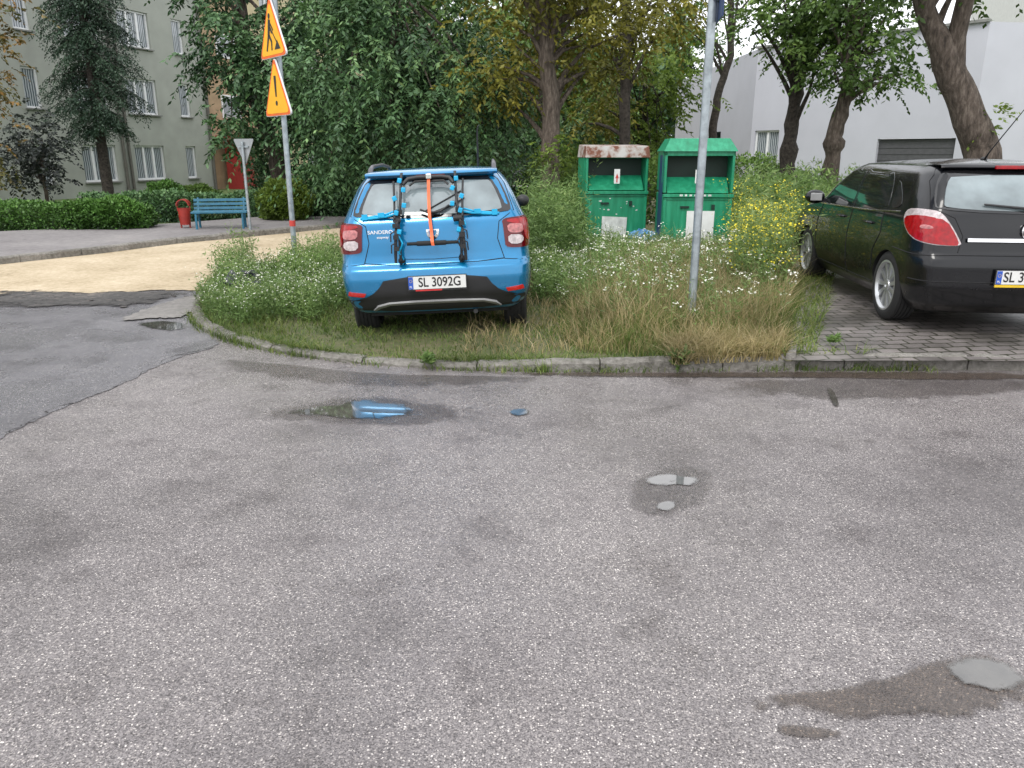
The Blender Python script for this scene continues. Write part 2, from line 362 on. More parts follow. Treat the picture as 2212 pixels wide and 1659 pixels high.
def tree(name,label,trunk,rad,ells,lm,kden=5,spr=26,m=12,ll=.15,lw=.07,slen=.7,droop=.5,bark='bark',extra=None,limbs=26,knobs=0,group=None):
    base=Vector(trunk[0]); root=thing(name,label,'tree',base,0,group)
    b=MB(); P=[Vector(p)-base for p in trunk]
    pts=[];rr=[]
    for i in range(len(P)-1):
        for k in range(5):
            t=k/5; pts.append(P[i].lerp(P[i+1],t)+Vector((random.uniform(-1,1),random.uniform(-1,1),0))*rad[i]*.12*(1 if (i or k) else 0))
            x=rad[i]*(1-t)+rad[i+1]*t
            if knobs and random.random()<knobs: x*=random.uniform(1.15,1.45)
            rr.append(x)
    pts.append(P[-1]); rr.append(rad[-1]); rr[0]*=1.35
    b.tube(pts,rr,12)
    V,T,cents=crown_data(ells,kden,spr,m,ll,lw,slen,droop)
    for c in random.sample(cents,min(limbs,len(cents))):
        c=c-base
        lo=[i for i,p in enumerate(pts) if p.z<c.z-.2 and p.z>.35*pts[-1].z] or [len(pts)-2]
        i=random.choice(lo[-6:]); s=pts[i]; r0=min(rr[i]*.45,.07)
        mid=s.lerp(c,.5)+Vector((random.uniform(-.2,.2),random.uniform(-.2,.2),.25*(c-s).length*.4))
        b.tube([s,s.lerp(mid,.5)+Vector((0,0,.05)),mid,mid.lerp(c,.5),c],[r0,r0*.8,r0*.6,r0*.4,.012],6)
    if extra:
        for path,r_ in extra: b.tube([Vector(p)-base for p in path],r_,10)
    b.build('trunk',bark,root,smooth=True,ang=80)
    V=V-np.array(base)
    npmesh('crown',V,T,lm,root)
    return root
def chaikin(p,it=1,closed=True):
    for _ in range(it):
        q=[];n=len(p)
        for i in range(n if closed else n-1):
            a=p[i];b=p[(i+1)%n]
            q.append(tuple(a[j]*.75+b[j]*.25 for j in range(len(a)))); q.append(tuple(a[j]*.25+b[j]*.75 for j in range(len(a))))
        if not closed: q=[tuple(p[0])]+q+[tuple(p[-1])]
        p=q
    return p
def sheet(name,poly,z,mat,jit=0):
    vs=[(p[0],p[1],z if not callable(z) else z(p[0],p[1])) for p in poly]
    b=MB(); b.add(vs,[tuple(range(len(vs)))]); o=b.build(name,mat)
    bm=bmesh.new(); bm.from_mesh(o.data); bmesh.ops.triangulate(bm,faces=bm.faces)
    for f in bm.faces:
        if f.normal.z<0: f.normal_flip()
    bm.to_mesh(o.data); bm.free(); return o
# ---------------------------------------------------------------- SETTING
def hx(x,y=0):
    t=min(1,max(0,(x+1.4)/4.2)); return .022+.073*t*t*(3-2*t)
struct(sheet('ground',[(-300,-60),(300,-60),(300,400),(-300,400)],-.05,'far_grass'))
struct(sheet('road',[(-45,-12),(45,-12),(45,6.6),(3,6.6),(-1,6.75),(-3.4,8.0),(-3.9,9.5),(-3.6,12.5),(-1,14),(10,15),(10,17.5),(-45,17.5)],0,'asphalt_main'))
left=chaikin([tuple(G(u,v)[:2]) for u,v in [(-700,610),(0,625),(300,622),(450,620),(430,660),(415,695),(455,728),(480,748),(370,775),(255,838),(120,885),(0,948),(-300,1090),(-700,1100)]],1)
rl=[]
for i in range(len(left)):
    a=left[i];b_=left[(i+1)%len(left)]
    for k in range(6):
        t=k/6; rl.append((a[0]*(1-t)+b_[0]*t+random.uniform(-.02,.02),a[1]*(1-t)+b_[1]*t+random.uniform(-.02,.02)))
struct(sheet('road_patch_old',rl,.004,'asphalt_old'))
cr=[G(u,v) for u,v in [(-200,1035),(0,942),(60,915),(120,882),(190,862),(255,832),(310,805),(370,772),(430,758),(480,746)]]
b=MB(); pts=[]
for i in range(len(cr)-1):
    for k in range(8):
        p=cr[i].lerp(cr[i+1],k/8); pts.append((p.x+random.gauss(0,.012),p.y+random.gauss(0,.012)))
vs=[]
for i,(x,y) in enumerate(pts):
    w_=random.uniform(.002,.009); vs+=[(x,y-w_,.0065),(x,y+w_,.0065)]
b.add(vs,[(i*2,(i+1)*2,(i+1)*2+1,i*2+1) for i in range(len(pts)-1)]); struct(b.build('road_crack','crack'))
def ragged(pix,j=.05,it=1,sub=6,z=0):
    p=chaikin([tuple(G(u,v,z)[:2]) for u,v in pix],it); q=[]
    for i in range(len(p)):
        a=p[i];b_=p[(i+1)%len(p)]
        for k in range(sub):
            t=k/sub; q.append((a[0]*(1-t)+b_[0]*t+random.gauss(0,j),a[1]*(1-t)+b_[1]*t+random.gauss(0,j)))
    return q
struct(sheet('sand_road',ragged([(-700,625),(-200,640),(0,637),(200,634),(360,628),(440,628),(480,600),(560,575),(700,560),(900,545),(1150,520),(1400,500),(1400,460),(1000,470),(760,487),(600,503),(400,522),(220,546),(0,572),(-700,600)],.05,0),.014,'sand'))
struct(sheet('concrete_apron',ragged([(245,698),(330,665),(395,645),(432,640),(412,688),(330,690)],.015),.018,'concrete_patch'))
for k in range(22):
    u=random.uniform(20,410); v=random.uniform(632,668); p=G(u,v)
    b=MB(); s=random.uniform(.02,.05); b.ball((0,0,s*.1),(s*1.3,s,s*.3),7,4)
    b.v=[(x+random.gauss(0,s*.15),y+random.gauss(0,s*.15),z+random.gauss(0,s*.05)) for x,y,z in b.v]
    o=b.build('asphalt_lump','rubble_dark'); o.location=(p.x,p.y,.012); tag(o,'small dark lump of broken asphalt at the sand road edge','rubble','broken asphalt lumps')
front=[tuple(G(u,v)[:2]) for u,v in [(-700,640),(-200,596),(0,572),(220,548),(400,525),(600,506),(760,490),(1000,474)]]
back=[tuple(G(u,v)[:2]) for u,v in [(1000,452),(760,462),(380,492),(0,511),(-700,530)]]
b=MB(); b.prism(front+back,-.05,.11,'z'); struct(b.build('sidewalk','sidewalk'))
def kerbline(name,pts,w,zt,mat,stone=1.0,z0=-.05):
    P=[Vector((p[0],p[1],0)) for p in pts]; L=[0]
    for i in range(1,len(P)): L.append(L[-1]+(P[i]-P[i-1]).length)
    def at(s):
        s=min(max(s,0),L[-1]-1e-6)
        i=max(j for j in range(len(L)-1) if L[j]<=s); t=(s-L[i])/(L[i+1]-L[i]); d=(P[i+1]-P[i]).normalized()
        return P[i].lerp(P[i+1],t),Vector((-d.y,d.x,0))
    b=MB(); s=0
    while s<L[-1]-.05:
        e=min(s+stone-.012,L[-1]); nsub=6; ring=[]; dz=random.uniform(-.012,.008); sh=random.uniform(-.01,.01)
        for k in range(nsub+1):
            p,nr=at(s+(e-s)*k/nsub); p=p+nr*sh; z=(zt(p.x) if callable(zt) else zt)+dz+random.gauss(0,.0035); c_=random.uniform(.015,.035)
            ring+= [p+Vector((0,0,z0)),p+nr*.0+Vector((0,0,z-c_)),p+nr*c_+Vector((0,0,z)),p+nr*(w-.01)+Vector((0,0,z)),p+nr*w+Vector((0,0,z0))]
        fs=[]
        for k in range(nsub):
            for j in range(4): fs.append((k*5+j,k*5+j+1,(k+1)*5+j+1,(k+1)*5+j))
        fs.append((0,1,2,3,4)); fs.append(tuple(nsub*5+j for j in (4,3,2,1,0)))
        b.add(ring,fs); s+=stone
    return struct(b.build(name,mat))
kerbline('sidewalk_kerb',[(x,y-.13) for x,y in front],.14,.125,'kerb_stone')
kp=[(520,575),(455,605),(428,640),(408,690),(450,722),(550,752),(690,778),(900,797),(1150,803),(1450,803),(1700,798),(2212,800),(2900,812)]
kpts=chaikin([tuple(G(u,v)[:2]) for u,v in kp],2,closed=False)
kerbline('island_kerb',kpts,.12,lambda x:hx(x)+.03 if x<2.4 else .125-.03*max(0,3-x)/.6,'kerb_stone')
inner=[(x+(.10 if x<-2.6 else .0),y+(.09 if y<8 else 0)) for x,y in kpts if x<3.0]
pk0=G(1700,778,.1); pk1=G(1745,590,.13); pk2=G(1790,470,.13)
isl=[tuple(p) for p in inner]+[(pk0.x,pk0.y),(pk1.x,pk1.y),(pk2.x,pk2.y),(9,30),(20,60),(0,60),(1.5,18),(0.5,13.6),(-2,12.4),(-3.6,11.6)]
struct(sheet('island_ground',isl,lambda x,y:hx(x),'soil'))
b=MB()
yr_=[pk0.y-.03,pk0.y+.35,7.2,9,11,16]
vs=[]
for y in yr_:
    xl=pk0.x+.04+(pk1.x-pk0.x)*(y-pk0.y)/(pk1.y-pk0.y); z=.105+.055*min(1,max(0,(y-pk0.y)/1.0)); vs+=[(xl,y,z),(14,y,z)]
b.add(vs,[(i*2,i*2+1,i*2+3,i*2+2) for i in range(len(yr_)-1)]); struct(b.build('parking_pavers','pavers'))
kerbline('parking_edging',[(pk1.x+.15,pk1.y+3),(pk1.x,pk1.y),(pk0.x,pk0.y+.05)],.08,.16,'kerb_stone')
def soft(name,pix,mat,z=.006,grow=1.35):
    P=chaikin([tuple(G(u,v)[:2]) for u,v in pix],2); n=len(P); cx=sum(p[0] for p in P)/n; cy=sum(p[1] for p in P)/n
    fr_=[.2,.4,.55,.7,.8,.9,1.0,1.1,1.2,grow]; rings=[(f,1.0-1.45*max(0,f-.62)/(grow-.62)) for f in fr_]; rings[-1]=(grow,-1.6)
    vs=[(cx,cy,z)]; at=[1.0]
    for f,a in rings:
        for p in P: vs.append((cx+(p[0]-cx)*f,cy+(p[1]-cy)*f,z)); at.append(a)
    fs=[(0,1+i,1+(i+1)%n) for i in range(n)]
    for k in range(len(rings)-1):
        for i in range(n): fs.append((1+k*n+i,1+(k+1)*n+i,1+(k+1)*n+(i+1)%n,1+k*n+(i+1)%n))
    o=MB().add(vs,fs).build(name,mat); a=o.data.attributes.new('edge','FLOAT','POINT'); a.data.foreach_set('value',at)
    for p in o.data.polygons:
        if p.normal.z<0: o.data.flip_normals(); break
    return struct(o)
soft('road_broken_edge',[(-60,630),(80,630),(200,634),(330,630),(420,628),(400,642),(340,655),(260,668),(150,662),(60,668),(-60,672)],'rubble_soft',.0175)
soft('damp_patch',[(540,895),(640,870),(760,850),(920,865),(1050,885),(1000,915),(860,925),(650,915)],'asphalt_wet',.0045)
soft('damp_patch',[(1340,1060),(1400,1010),(1500,1005),(1560,1040),(1530,1090),(1440,1130),(1370,1110)],'asphalt_wet',.0045)
soft('damp_patch',[(1500,835),(1750,812),(2000,812),(2250,815),(2330,840),(2050,860),(1850,870),(1600,855)],'asphalt_wet',.0047)
soft('damp_patch',[(420,775),(560,780),(760,805),(1000,815),(1250,815),(1100,835),(800,838),(550,820)],'asphalt_wet',.0048)
soft('puddle',[(610,893),(650,882),(720,878),(760,864),(830,866),(880,880),(915,898),(860,903),(800,910),(700,904)],'puddle_water',.008)
soft('puddle',[(1385,1040),(1420,1024),(1470,1030),(1515,1034),(1500,1052),(1460,1048),(1420,1058)],'puddle_water',.008)
soft('puddle',[(1410,1096),(1440,1082),(1468,1092),(1452,1108),(1425,1106)],'puddle_water',.008)
soft('puddle',[(1782,836),(1798,838),(1815,875),(1808,888),(1793,868)],'puddle_water',.009)
soft('puddle',[(285,700),(340,693),(405,697),(410,712),(370,718),(320,712)],'puddle_water',.009)
soft('puddle',[(1095,887),(1140,882),(1145,896),(1112,903)],'puddle_water',.008)
soft('mud_stain',[(1600,1510),(1720,1500),(1850,1480),(1960,1450),(2060,1410),(2200,1425),(2265,1475),(2210,1530),(2100,1555),(1980,1550),(1850,1560),(1720,1550)],'asphalt_muddy',.0065)
soft('mud_stain',[(1680,1565),(1780,1575),(1840,1590),(1740,1600),(1690,1588)],'asphalt_muddy',.0062)
soft('puddle',[(2035,1430),(2100,1425),(2195,1440),(2225,1475),(2170,1508),(2110,1488),(2060,1480)],'puddle_water',.011,1.4)
soft('wet_gutter',[(1000,806),(1300,806),(1700,803),(2300,806),(2450,815),(2300,824),(2000,822),(1740,817),(1300,816),(1100,812)],'asphalt_muddy',.0075)
# ---------------------------------------------------------------- CARS
class Car:
    def __init__(s,keys,bow,rc,rcy,fc,fcy,crown,sig=.014):
        k=np.array(keys,float); s.z0,s.z1=k[0,0],k[-1,0]; s.zg=np.linspace(s.z0,s.z1,500); st=s.zg[1]-s.zg[0]
        ker=np.exp(-.5*(np.arange(-60,61)*st/sig)**2); ker/=ker.sum(); s.a=[]
        for c in (1,2,3):
            y=np.interp(s.zg,k[:,0],k[:,c]); y=np.convolve(np.pad(y,60,'reflect',reflect_type='odd'),ker,'valid'); s.a.append(y)
        s.bow,s.rc,s.rcy,s.fc,s.fcy,s.crown=bow,rc,rcy,fc,fcy,crown
    def W(s,z): return float(np.interp(z,s.zg,s.a[0]))
    def YR(s,z): return float(np.interp(z,s.zg,s.a[1]))
    def YF(s,z): return float(np.interp(z,s.zg,s.a[2]))
    def half(s,z,n=(10,10,34,10,8)):
        w,yr,yf=s.W(z),s.YR(z),s.YF(z); p=[]
        for i in range(n[0]): x=(w-s.rc)*i/n[0]; p.append((x,yr+s.bow*(x/w)**2))
        for i in range(n[1]):
            q=math.pi/2*i/n[1]; x=w-s.rc+s.rc*math.sin(q); p.append((x,yr+s.bow*(x/w)**2+s.rcy*(1-math.cos(q))))
        ya=yr+s.bow+s.rcy; yb=yf-s.fcy
        for i in range(n[2]): p.append((w,ya+(yb-ya)*i/n[2]))
        for i in range(n[3]):
            q=math.pi/2*i/n[3]; p.append((w-s.fc+s.fc*math.cos(q),yb+s.fcy*math.sin(q)*.93))
        for i in range(n[4]+1): x=(w-s.fc)*(1-i/n[4]); p.append((x,yf-.07*s.fcy*(x/(w-s.fc))**2))
        return p
    def rear(s,x,z):
        w=s.W(z); a=min(abs(x),w*.9995); y=s.YR(z)+s.bow*(a/w)**2; e=(a-(w-s.rc))/s.rc
        if e>0: y+=s.rcy*(1-math.sqrt(max(0,1-e*e)))
        return y
    def side(s,y,z):
        w=s.W(z); d=(y-s.YR(z)-s.bow)/s.rcy; x=w
        if d<1: d=max(d,0); x=w-s.rc+s.rc*math.sqrt(max(0,1-(1-d)**2))
        e=(s.YF(z)-y)/s.fcy
        if e<1: e=max(e,0); x=w-s.fc+s.fc*math.sqrt(max(0,1-(1-e)**2))
        return x
    def wrap(s,t,z):
        p=s.half(z); L=[0]
        for i in range(1,len(p)): L.append(L[-1]+math.hypot(p[i][0]-p[i-1][0],p[i][1]-p[i-1][1]))
        a=abs(t); x=float(np.interp(a,L,[q[0] for q in p])); y=float(np.interp(a,L,[q[1] for q in p]))
        a2=min(a+.02,L[-1]); dx=float(np.interp(a2,L,[q[0] for q in p]))-x; dy=float(np.interp(a2,L,[q[1] for q in p]))-y
        l=math.hypot(dx,dy) or 1; n=(dy/l,-dx/l)
        sg=1 if t>=0 else -1
        return (x*sg,y),(n[0]*sg,n[1])
    def pt(s,mode,a,z,off):
        if mode=='rear':
            y=s.rear(a,z); return (a,y-off,z+off*.2)
        if mode in('left','right'):
            sg=-1 if mode=='left' else 1; return (sg*(s.side(a,z)+off),a,z)
        (x,y),n=s.wrap(a,z); return (x+n[0]*off,y+n[1]*off,z)
    def patch(s,name,mode,poly,mat,parent,off=.006,rnd=1,sub=.04,rings=7,sink=.012):
        p=chaikin(poly,rnd) if rnd else list(poly); q=[]
        for i in range(len(p)):
            a=p[i];b=p[(i+1)%len(p)]; k=max(1,int(math.hypot(a[0]-b[0],a[1]-b[1])/sub))
            for j in range(k): t=j/k; q.append((a[0]*(1-t)+b[0]*t,a[1]*(1-t)+b[1]*t))
        cx=sum(a for a,_ in q)/len(q); cz=sum(b for _,b in q)/len(q); n=len(q)
        vs=[s.pt(mode,cx,cz,off)];fs=[]
        fr=[(k/rings,off) for k in range(1,rings+1)]+[(1.0,-sink)]
        for f,o in fr:
            for (a,b) in q: vs.append(s.pt(mode,cx+(a-cx)*f,cz+(b-cz)*f,o))
        for i in range(n): fs.append((0,1+i,1+(i+1)%n))
        for k in range(len(fr)-1):
            for i in range(n): fs.append((1+k*n+i,1+(k+1)*n+i,1+(k+1)*n+(i+1)%n,1+k*n+(i+1)%n))
        return MB().add(vs,fs).build(name,mat,parent,smooth=True,ang=50)
    def seam(s,b,mode,pts,r=.004,rnd=0,closed=False,off=0):
        p=list(pts)
        if closed:p=p+[p[0]]
        q=[]
        for i in range(len(p)-1):
            k=max(1,int(math.hypot(p[i][0]-p[i+1][0],p[i][1]-p[i+1][1])/.05))
            for j in range(k): t=j/k; q.append((p[i][0]*(1-t)+p[i+1][0]*t,p[i][1]*(1-t)+p[i+1][1]*t))
        q.append(p[-1]); b.tube([s.pt(mode,a,z,off) for a,z in q],r,6)
    def gap(s,parent,mode,pts,r=.004):
        b=MB(); s.seam(b,mode,pts,r); b.build('panel_gap','seam',parent)
    def shell(s,mat,parent,wheels,wr,track):
        zs=np.linspace(s.z0,s.z1,64); rows=[]
        for z in zs:
            h=s.half(float(z)); full=h+[(-x,y) for x,y in h[-2:0:-1]]; rows.append([(x,y,float(z)) for x,y in full])
        top=rows[-1]; cy=sum(p[1] for p in top)/len(top)
        for k in range(1,9):
            f=1-k/8.; f2=max(f,.02); rows.append([(p[0]*f2,cy+(p[1]-cy)*f2,s.z1+s.crown*(1-f2**2)) for p in top])
        n=len(rows[0]); vs=[p for r in rows for p in r]; fs=[]
        for i in range(len(rows)-1):
            for j in range(n): fs.append((i*n+j,i*n+(j+1)%n,(i+1)*n+(j+1)%n,(i+1)*n+j))
        fs.append(tuple(range(n-1,-1,-1))); fs.append(tuple(range((len(rows)-1)*n,len(rows)*n)))
        o=MB().add(vs,fs).build('body',mat,None); o.data.materials.append(M['black_plastic'])
        c=MB()
        for y in wheels:
            for sg in(-1,1):
                c.lathe([(sg*(track-.34),.001),(sg*(track-.34),wr),(sg*(track+.4),wr),(sg*(track+.4),.001)],(0,y,wr-.05),'x',40)
        co_=c.build('cut',None); 
        bm=bmesh.new(); bm.from_mesh(co_.data); bmesh.ops.remove_doubles(bm,verts=bm.verts,dist=.002); bmesh.ops.recalc_face_normals(bm,faces=bm.faces); bm.to_mesh(co_.data); bm.free()
        co_.data.materials.append(M['black_plastic']); co_.data.materials.append(M['black_plastic'])
        for f in co_.data.polygons: f.material_index=1
        md=o.modifiers.new('x','BOOLEAN'); md.operation='DIFFERENCE'; md.object=co_; md.solver='EXACT'
        dg=bpy.context.evaluated_depsgraph_get(); me=bpy.data.meshes.new_from_object(o.evaluated_get(dg))
        o.modifiers.clear(); 
        if len(me.polygons)>500: o.data=me
        bpy.data.objects.remove(co_)
        me=o.data; me.polygons.foreach_set('use_smooth',[True]*len(me.polygons)); me.set_sharp_from_angle(angle=R(40))
        o.parent=parent; return o
def wheel(parent,x,y,r,w,sg,spokes=0,rr=None):
    rr=rr or r*.66
    hub=MB().lathe([(x-sg*.1,.001),(x-sg*.1,rr*.98),(x-sg*.13,rr*.98),(x-sg*.13,.001)],(0,y,r),'x',32).build('wheel','dark_metal',parent)
    pr=[(x,rr),(x+sg*.006,rr+.02),(x+sg*.004,r-.035),(x-sg*.012,r-.008)]
    k=5
    for i in range(k):
        a=x-sg*(.02+(w-.04)*i/k); b_=x-sg*(.02+(w-.04)*(i+.8)/k); pr+=[(a,r),(b_,r),(b_,r-.008),(a-sg*(w-.04)/k,r-.008)]
    pr+=[(x-sg*w,r-.03),(x-sg*w,rr),(x-sg*.03,rr-.012)]
    MB().lathe(pr,(0,y,r),'x',48,closed=True).build('tyre','rubber',hub,smooth=True,ang=30)
    b=MB(); b.lathe([(x-sg*.12,rr-.004),(x-sg*.01,rr-.004),(x+sg*.002,rr+.006),(x+sg*.004,rr-.01),(x-sg*.02,rr-.025),(x-sg*.12,rr-.02)],(0,y,r),'x',48)
    b.lathe([(x-sg*.03,.001),(x-sg*.008,.02),(x-sg*.012,.055),(x-sg*.06,.07)],(0,y,r),'x',24)
    for i in range(spokes):
        q=2*math.pi*i/spokes; c,s_=math.cos(q),math.sin(q)
        def P(rad,tw,d): return (x-sg*d,y+rad*c-tw*s_,r+rad*s_+tw*c)
        a0,a1=.05,rr-.015
        vs=[P(a0,-.014,.02),P(a0,.014,.02),P(a1,.024,.022),P(a1,-.024,.022),P(a0,-.02,.06),P(a0,.02,.06),P(a1,.03,.06),P(a1,-.03,.06)]
        b.add(vs,[(0,1,2,3),(7,6,5,4),(0,4,5,1),(1,5,6,2),(2,6,7,3),(3,7,4,0)])
    b.build('rim','alloy',hub,smooth=True,ang=30)
    return hub
def textmesh(body,size,mat,parent,fn=None,loc=(0,0,0),name='lettering',align='CENTER',ext=.0008,sx=1):
    cu=bpy.data.curves.new('t','FONT'); cu.body=body; cu.size=size; cu.align_x=align; cu.align_y='CENTER'; cu.extrude=ext; cu.offset=size*.012
    o=bpy.data.objects.new('t',cu); C.objects.link(o); dg=bpy.context.evaluated_depsgraph_get(); me=bpy.data.meshes.new_from_object(o.evaluated_get(dg))
    bpy.data.objects.remove(o)
    for v in me.vertices:
        x,z,d=v.co.x*sx+loc[0],v.co.y+loc[2],v.co.z
        if fn: p=fn(x,z,d); v.co=p
        else: v.co=(x,loc[1]-d,z)
    me.materials.clear(); me.materials.append(M[mat]); me.name=name
    p=bpy.data.objects.new(name,me); C.objects.link(p); p.parent=parent; return p
def numplate(parent,x,y,z,text,w=.52,h=.114,frame='black_plastic',tx=None,align='CENTER',yellow=False,red=False):
    fr=MB().box((x,y+.006,z-.004),(w+.016,.012,h+.026)).build('number_plate',frame,parent,bevel=.003)
    MB().box((x,y-.003,z+.003),(w,.006,h)).build('plate_face','plate_white',fr)
    MB().box((x-w/2+.021,y-.0075,z+.003),(.042,.003,h-.004)).build('plate_band','plate_blue',fr)
    textmesh('PL',.026,'plate_white',fr,loc=(x-w/2+.021,y-.0095,z-.033),name='country_code')
    s=MB()
    for k in range(12):
        q=k*math.pi/6; s.box((x-w/2+.021+.012*math.cos(q),y-.0095,z+.02+.012*math.sin(q)),(.0035,.001,.0035))
    s.build('stars','plate_yellow',fr)
    textmesh(text,.118,'plate_black',fr,loc=(x+.022 if tx is None else tx,y-.0075,z+.003),name='plate_number',align=align,sx=.83)
    if yellow: MB().box((x,y-.004,z-h/2-.012),(w+.01,.01,.02)).build('plate_strip','plate_yellow',fr)
    if red: MB().box((x-.08,y-.004,z-h/2-.009),(.24,.01,.012)).build('plate_strip','plate_red',fr)
    return fr
# ---- blue hatchback
car=Car([(.30,.78,.13,3.9),(.36,.83,.06,4.0),(.48,.868,.0,4.06),(.62,.884,-.01,4.06),(.72,.886,.005,4.03),(.75,.884,.055,4.0),(.82,.882,.068,3.95),(.95,.876,.078,3.8),(1.05,.868,.09,3.1),(1.12,.853,.105,2.95),(1.2,.815,.15,2.8),(1.32,.765,.235,2.6),(1.45,.70,.33,2.35),(1.52,.645,.39,2.15),(1.555,.58,.43,2.0)],.045,.13,.26,.3,.55,.03,.010)
BLOC=(-.675,6.98,-.018); BRZ=R(1.8); BRY=R(-2.3)
bt=thing('parked_car','bright blue hatchback parked on the grass island, bicycle rack on its tailgate','car',BLOC,BRZ,None,BRY)
body=car.shell('paint_blue',bt,[.73,3.32],.365,.74)
car.patch('bumper_cladding','wrap',[(-.82,.315),(.82,.315),(.92,.43),(.68,.45),(.54,.52),(.45,.65),(-.45,.65),(-.54,.52),(-.68,.45),(-.92,.43)],'black_plastic',bt,off=.006,rnd=1,rings=10)
b=MB(); vs=[]
up=[(-.60,.335),(-.55,.385),(-.44,.412),(-.2,.422),(0,.424),(.2,.422),(.44,.412),(.55,.385),(.60,.335)]
lo=[(-.585,.318),(-.53,.345),(-.43,.375),(-.2,.383),(0,.383),(.2,.383),(.43,.375),(.53,.345),(.585,.318)]
for (a,z),(a2,z2) in zip(up,lo):
    vs+= [car.pt('rear',a,z,.008),car.pt('rear',a*.99,(z+z2)/2,.035),car.pt('rear',a2,z2,.02),car.pt('rear',a2,z2,-.01)]
fs=[]
for i in range(8):
    for j in range(3): fs.append((i*4+j,i*4+j+1,(i+1)*4+j+1,(i+1)*4+j))
b.add(vs,fs).build('skid_plate','silver_plastic',bt,smooth=True,ang=60)
gl=[(-.68,1.18),(-.73,1.205),(-.665,1.38),(-.60,1.495),(-.5,1.50),(.5,1.50),(.60,1.495),(.665,1.38),(.73,1.205),(.68,1.18),(.3,1.16),(0,1.155),(-.3,1.16)]
hg=car.patch('rear_window','rear',gl,'black_gloss',bt,off=.006,rnd=1,rings=9)
g2=[(-.61,1.2),(-.645,1.22),(-.56,1.43),(-.51,1.468),(.51,1.468),(.56,1.43),(.645,1.22),(.61,1.2),(.3,1.185),(0,1.18),(-.3,1.185)]
car.patch('pane','rear',g2,'glass_painted_sky',hg,off=.010,rnd=1,rings=9,sink=.002)
hs=[(-.64,.77),(-.585,.95),(-.605,1.1),(-.745,1.19),(-.675,1.42),(-.61,1.515)]
car.gap(bt,'rear',hs); car.gap(bt,'rear',[(-x,z) for x,z in hs]); car.gap(bt,'rear',[(-.64,.77),(-.4,.752),(.4,.752),(.64,.77)],.005)
car.gap(bt,'rear',[(-.86,.748),(-.64,.765)]); car.gap(bt,'rear',[(.86,.748),(.64,.765)]); car.gap(bt,'rear',[(-.3,.80),(0,.79),(.3,.80)],.003)
for md in('left','right'):
    car.gap(bt,md,[(1.05,.5),(1.1,.9),(.95,1.1),(1.05,1.42)]); car.gap(bt,md,[(2.0,.4),(2.0,1.45)]); car.gap(bt,md,[(3.0,.4),(3.0,1.0)])
for sg in(-1,1):
    ol=[(sg*.655,.875),(sg*.65,.93),(sg*.64,1.06),(sg*.63,1.11),(sg*.68,1.13),(sg*.86,1.135),(sg*1.0,1.13),(sg*1.03,1.08),(sg*1.02,.92),(sg*1.0,.875),(sg*.92,.86),(sg*.72,.86)]
    tl=car.patch('tail_light','wrap',ol,'lamp_red_dark',bt,off=.014,rnd=1,rings=7)
    car.patch('lamp_lens','wrap',[(sg*.67,1.09),(sg*.68,1.115),(sg*.80,1.12),(sg*.97,1.115),(sg*1.0,1.08),(sg*.99,.94),(sg*.93,.91),(sg*.86,.93),(sg*.84,1.0),(sg*.8,1.08)],'lamp_red',tl,off=.019,rings=5,sink=.001)
    car.patch('signal_lens','wrap',[(sg*.685,1.0),(sg*.675,1.075),(sg*.78,1.075),(sg*.82,1.06),(sg*.83,1.0),(sg*.76,.99)],'lamp_pink',tl,off=.021,rings=4,sink=.001)
    car.patch('reversing_lens','wrap',[(sg*.685,.90),(sg*.68,.98),(sg*.80,.975),(sg*.83,.93),(sg*.78,.89)],'lamp_clear',tl,off=.021,rings=4,sink=.001)
    car.patch('reflector','wrap',[(sg*.64,.507),(sg*.80,.527),(sg*.82,.487),(sg*.66,.472)],'reflector_red',bt,off=.012,rnd=0,rings=3)
    b=MB(); xr=.585
    b.tube([(sg*xr,.56,1.535),(sg*xr,.60,1.58),(sg*xr,.75,1.61),(sg*xr,1.5,1.62),(sg*xr,2.0,1.59),(sg*xr,2.15,1.53)],[.024,.024,.02,.016,.018,.022],10)
    b.build('roof_rail','rail_grey',bt,smooth=True)
    md='left' if sg<0 else 'right'
    car.patch('side_window',md,[(.95,1.16),(1.0,1.3),(1.15,1.44),(1.95,1.46),(1.95,1.14)],'glass_dark',bt,off=.004)
    car.patch('side_window',md,[(2.05,1.14),(2.05,1.46),(2.2,1.44),(2.75,1.14)],'glass_dark',bt,off=.004)
    mb=MB().ball((sg*.93,2.55,1.13),(.08,.06,.07),12,8); mb.box((sg*.85,2.57,1.1),(.08,.05,.04))
    mb.build('door_mirror','black_plastic',bt,smooth=True)
    b=MB(); pts=[]
    for k in range(15):
        q=math.pi*(1.05-k/14*1.1); y=.73+.385*math.cos(q); z=.315+.385*math.sin(q)
        if z>.31: pts.append(((sg)*(car.side(y,z)-.004),y,z))
    b.tube(pts,.022,8); b.build('arch_trim','black_plastic',bt,smooth=True)
    wheel(bt,sg*.84,.73,.33,.215,sg,8); wheel(bt,sg*.84,3.32,.33,.215,sg,8)
b=MB(); vs=[];xs=[-.61,-.55,-.3,0,.3,.55,.61]
for x in xs:
    e=(abs(x)/.61)**4
    vs+=[(x,.34+.07*e,1.512),(x,.29+.09*e,1.535),(x,.31+.08*e,1.552),(x,.5,1.578-.02*e),(x,.62,1.585-.02*e)]
fs=[]
for i in range(len(xs)-1):
    for j in range(4): fs.append((i*5+j,i*5+j+1,(i+1)*5+j+1,(i+1)*5+j))
b.add(vs,fs).build('spoiler','paint_blue',bt,smooth=True,ang=60)
MB().box((0,.298,1.527),(.26,.02,.012)).build('brake_light','lamp_red_dark',bt)
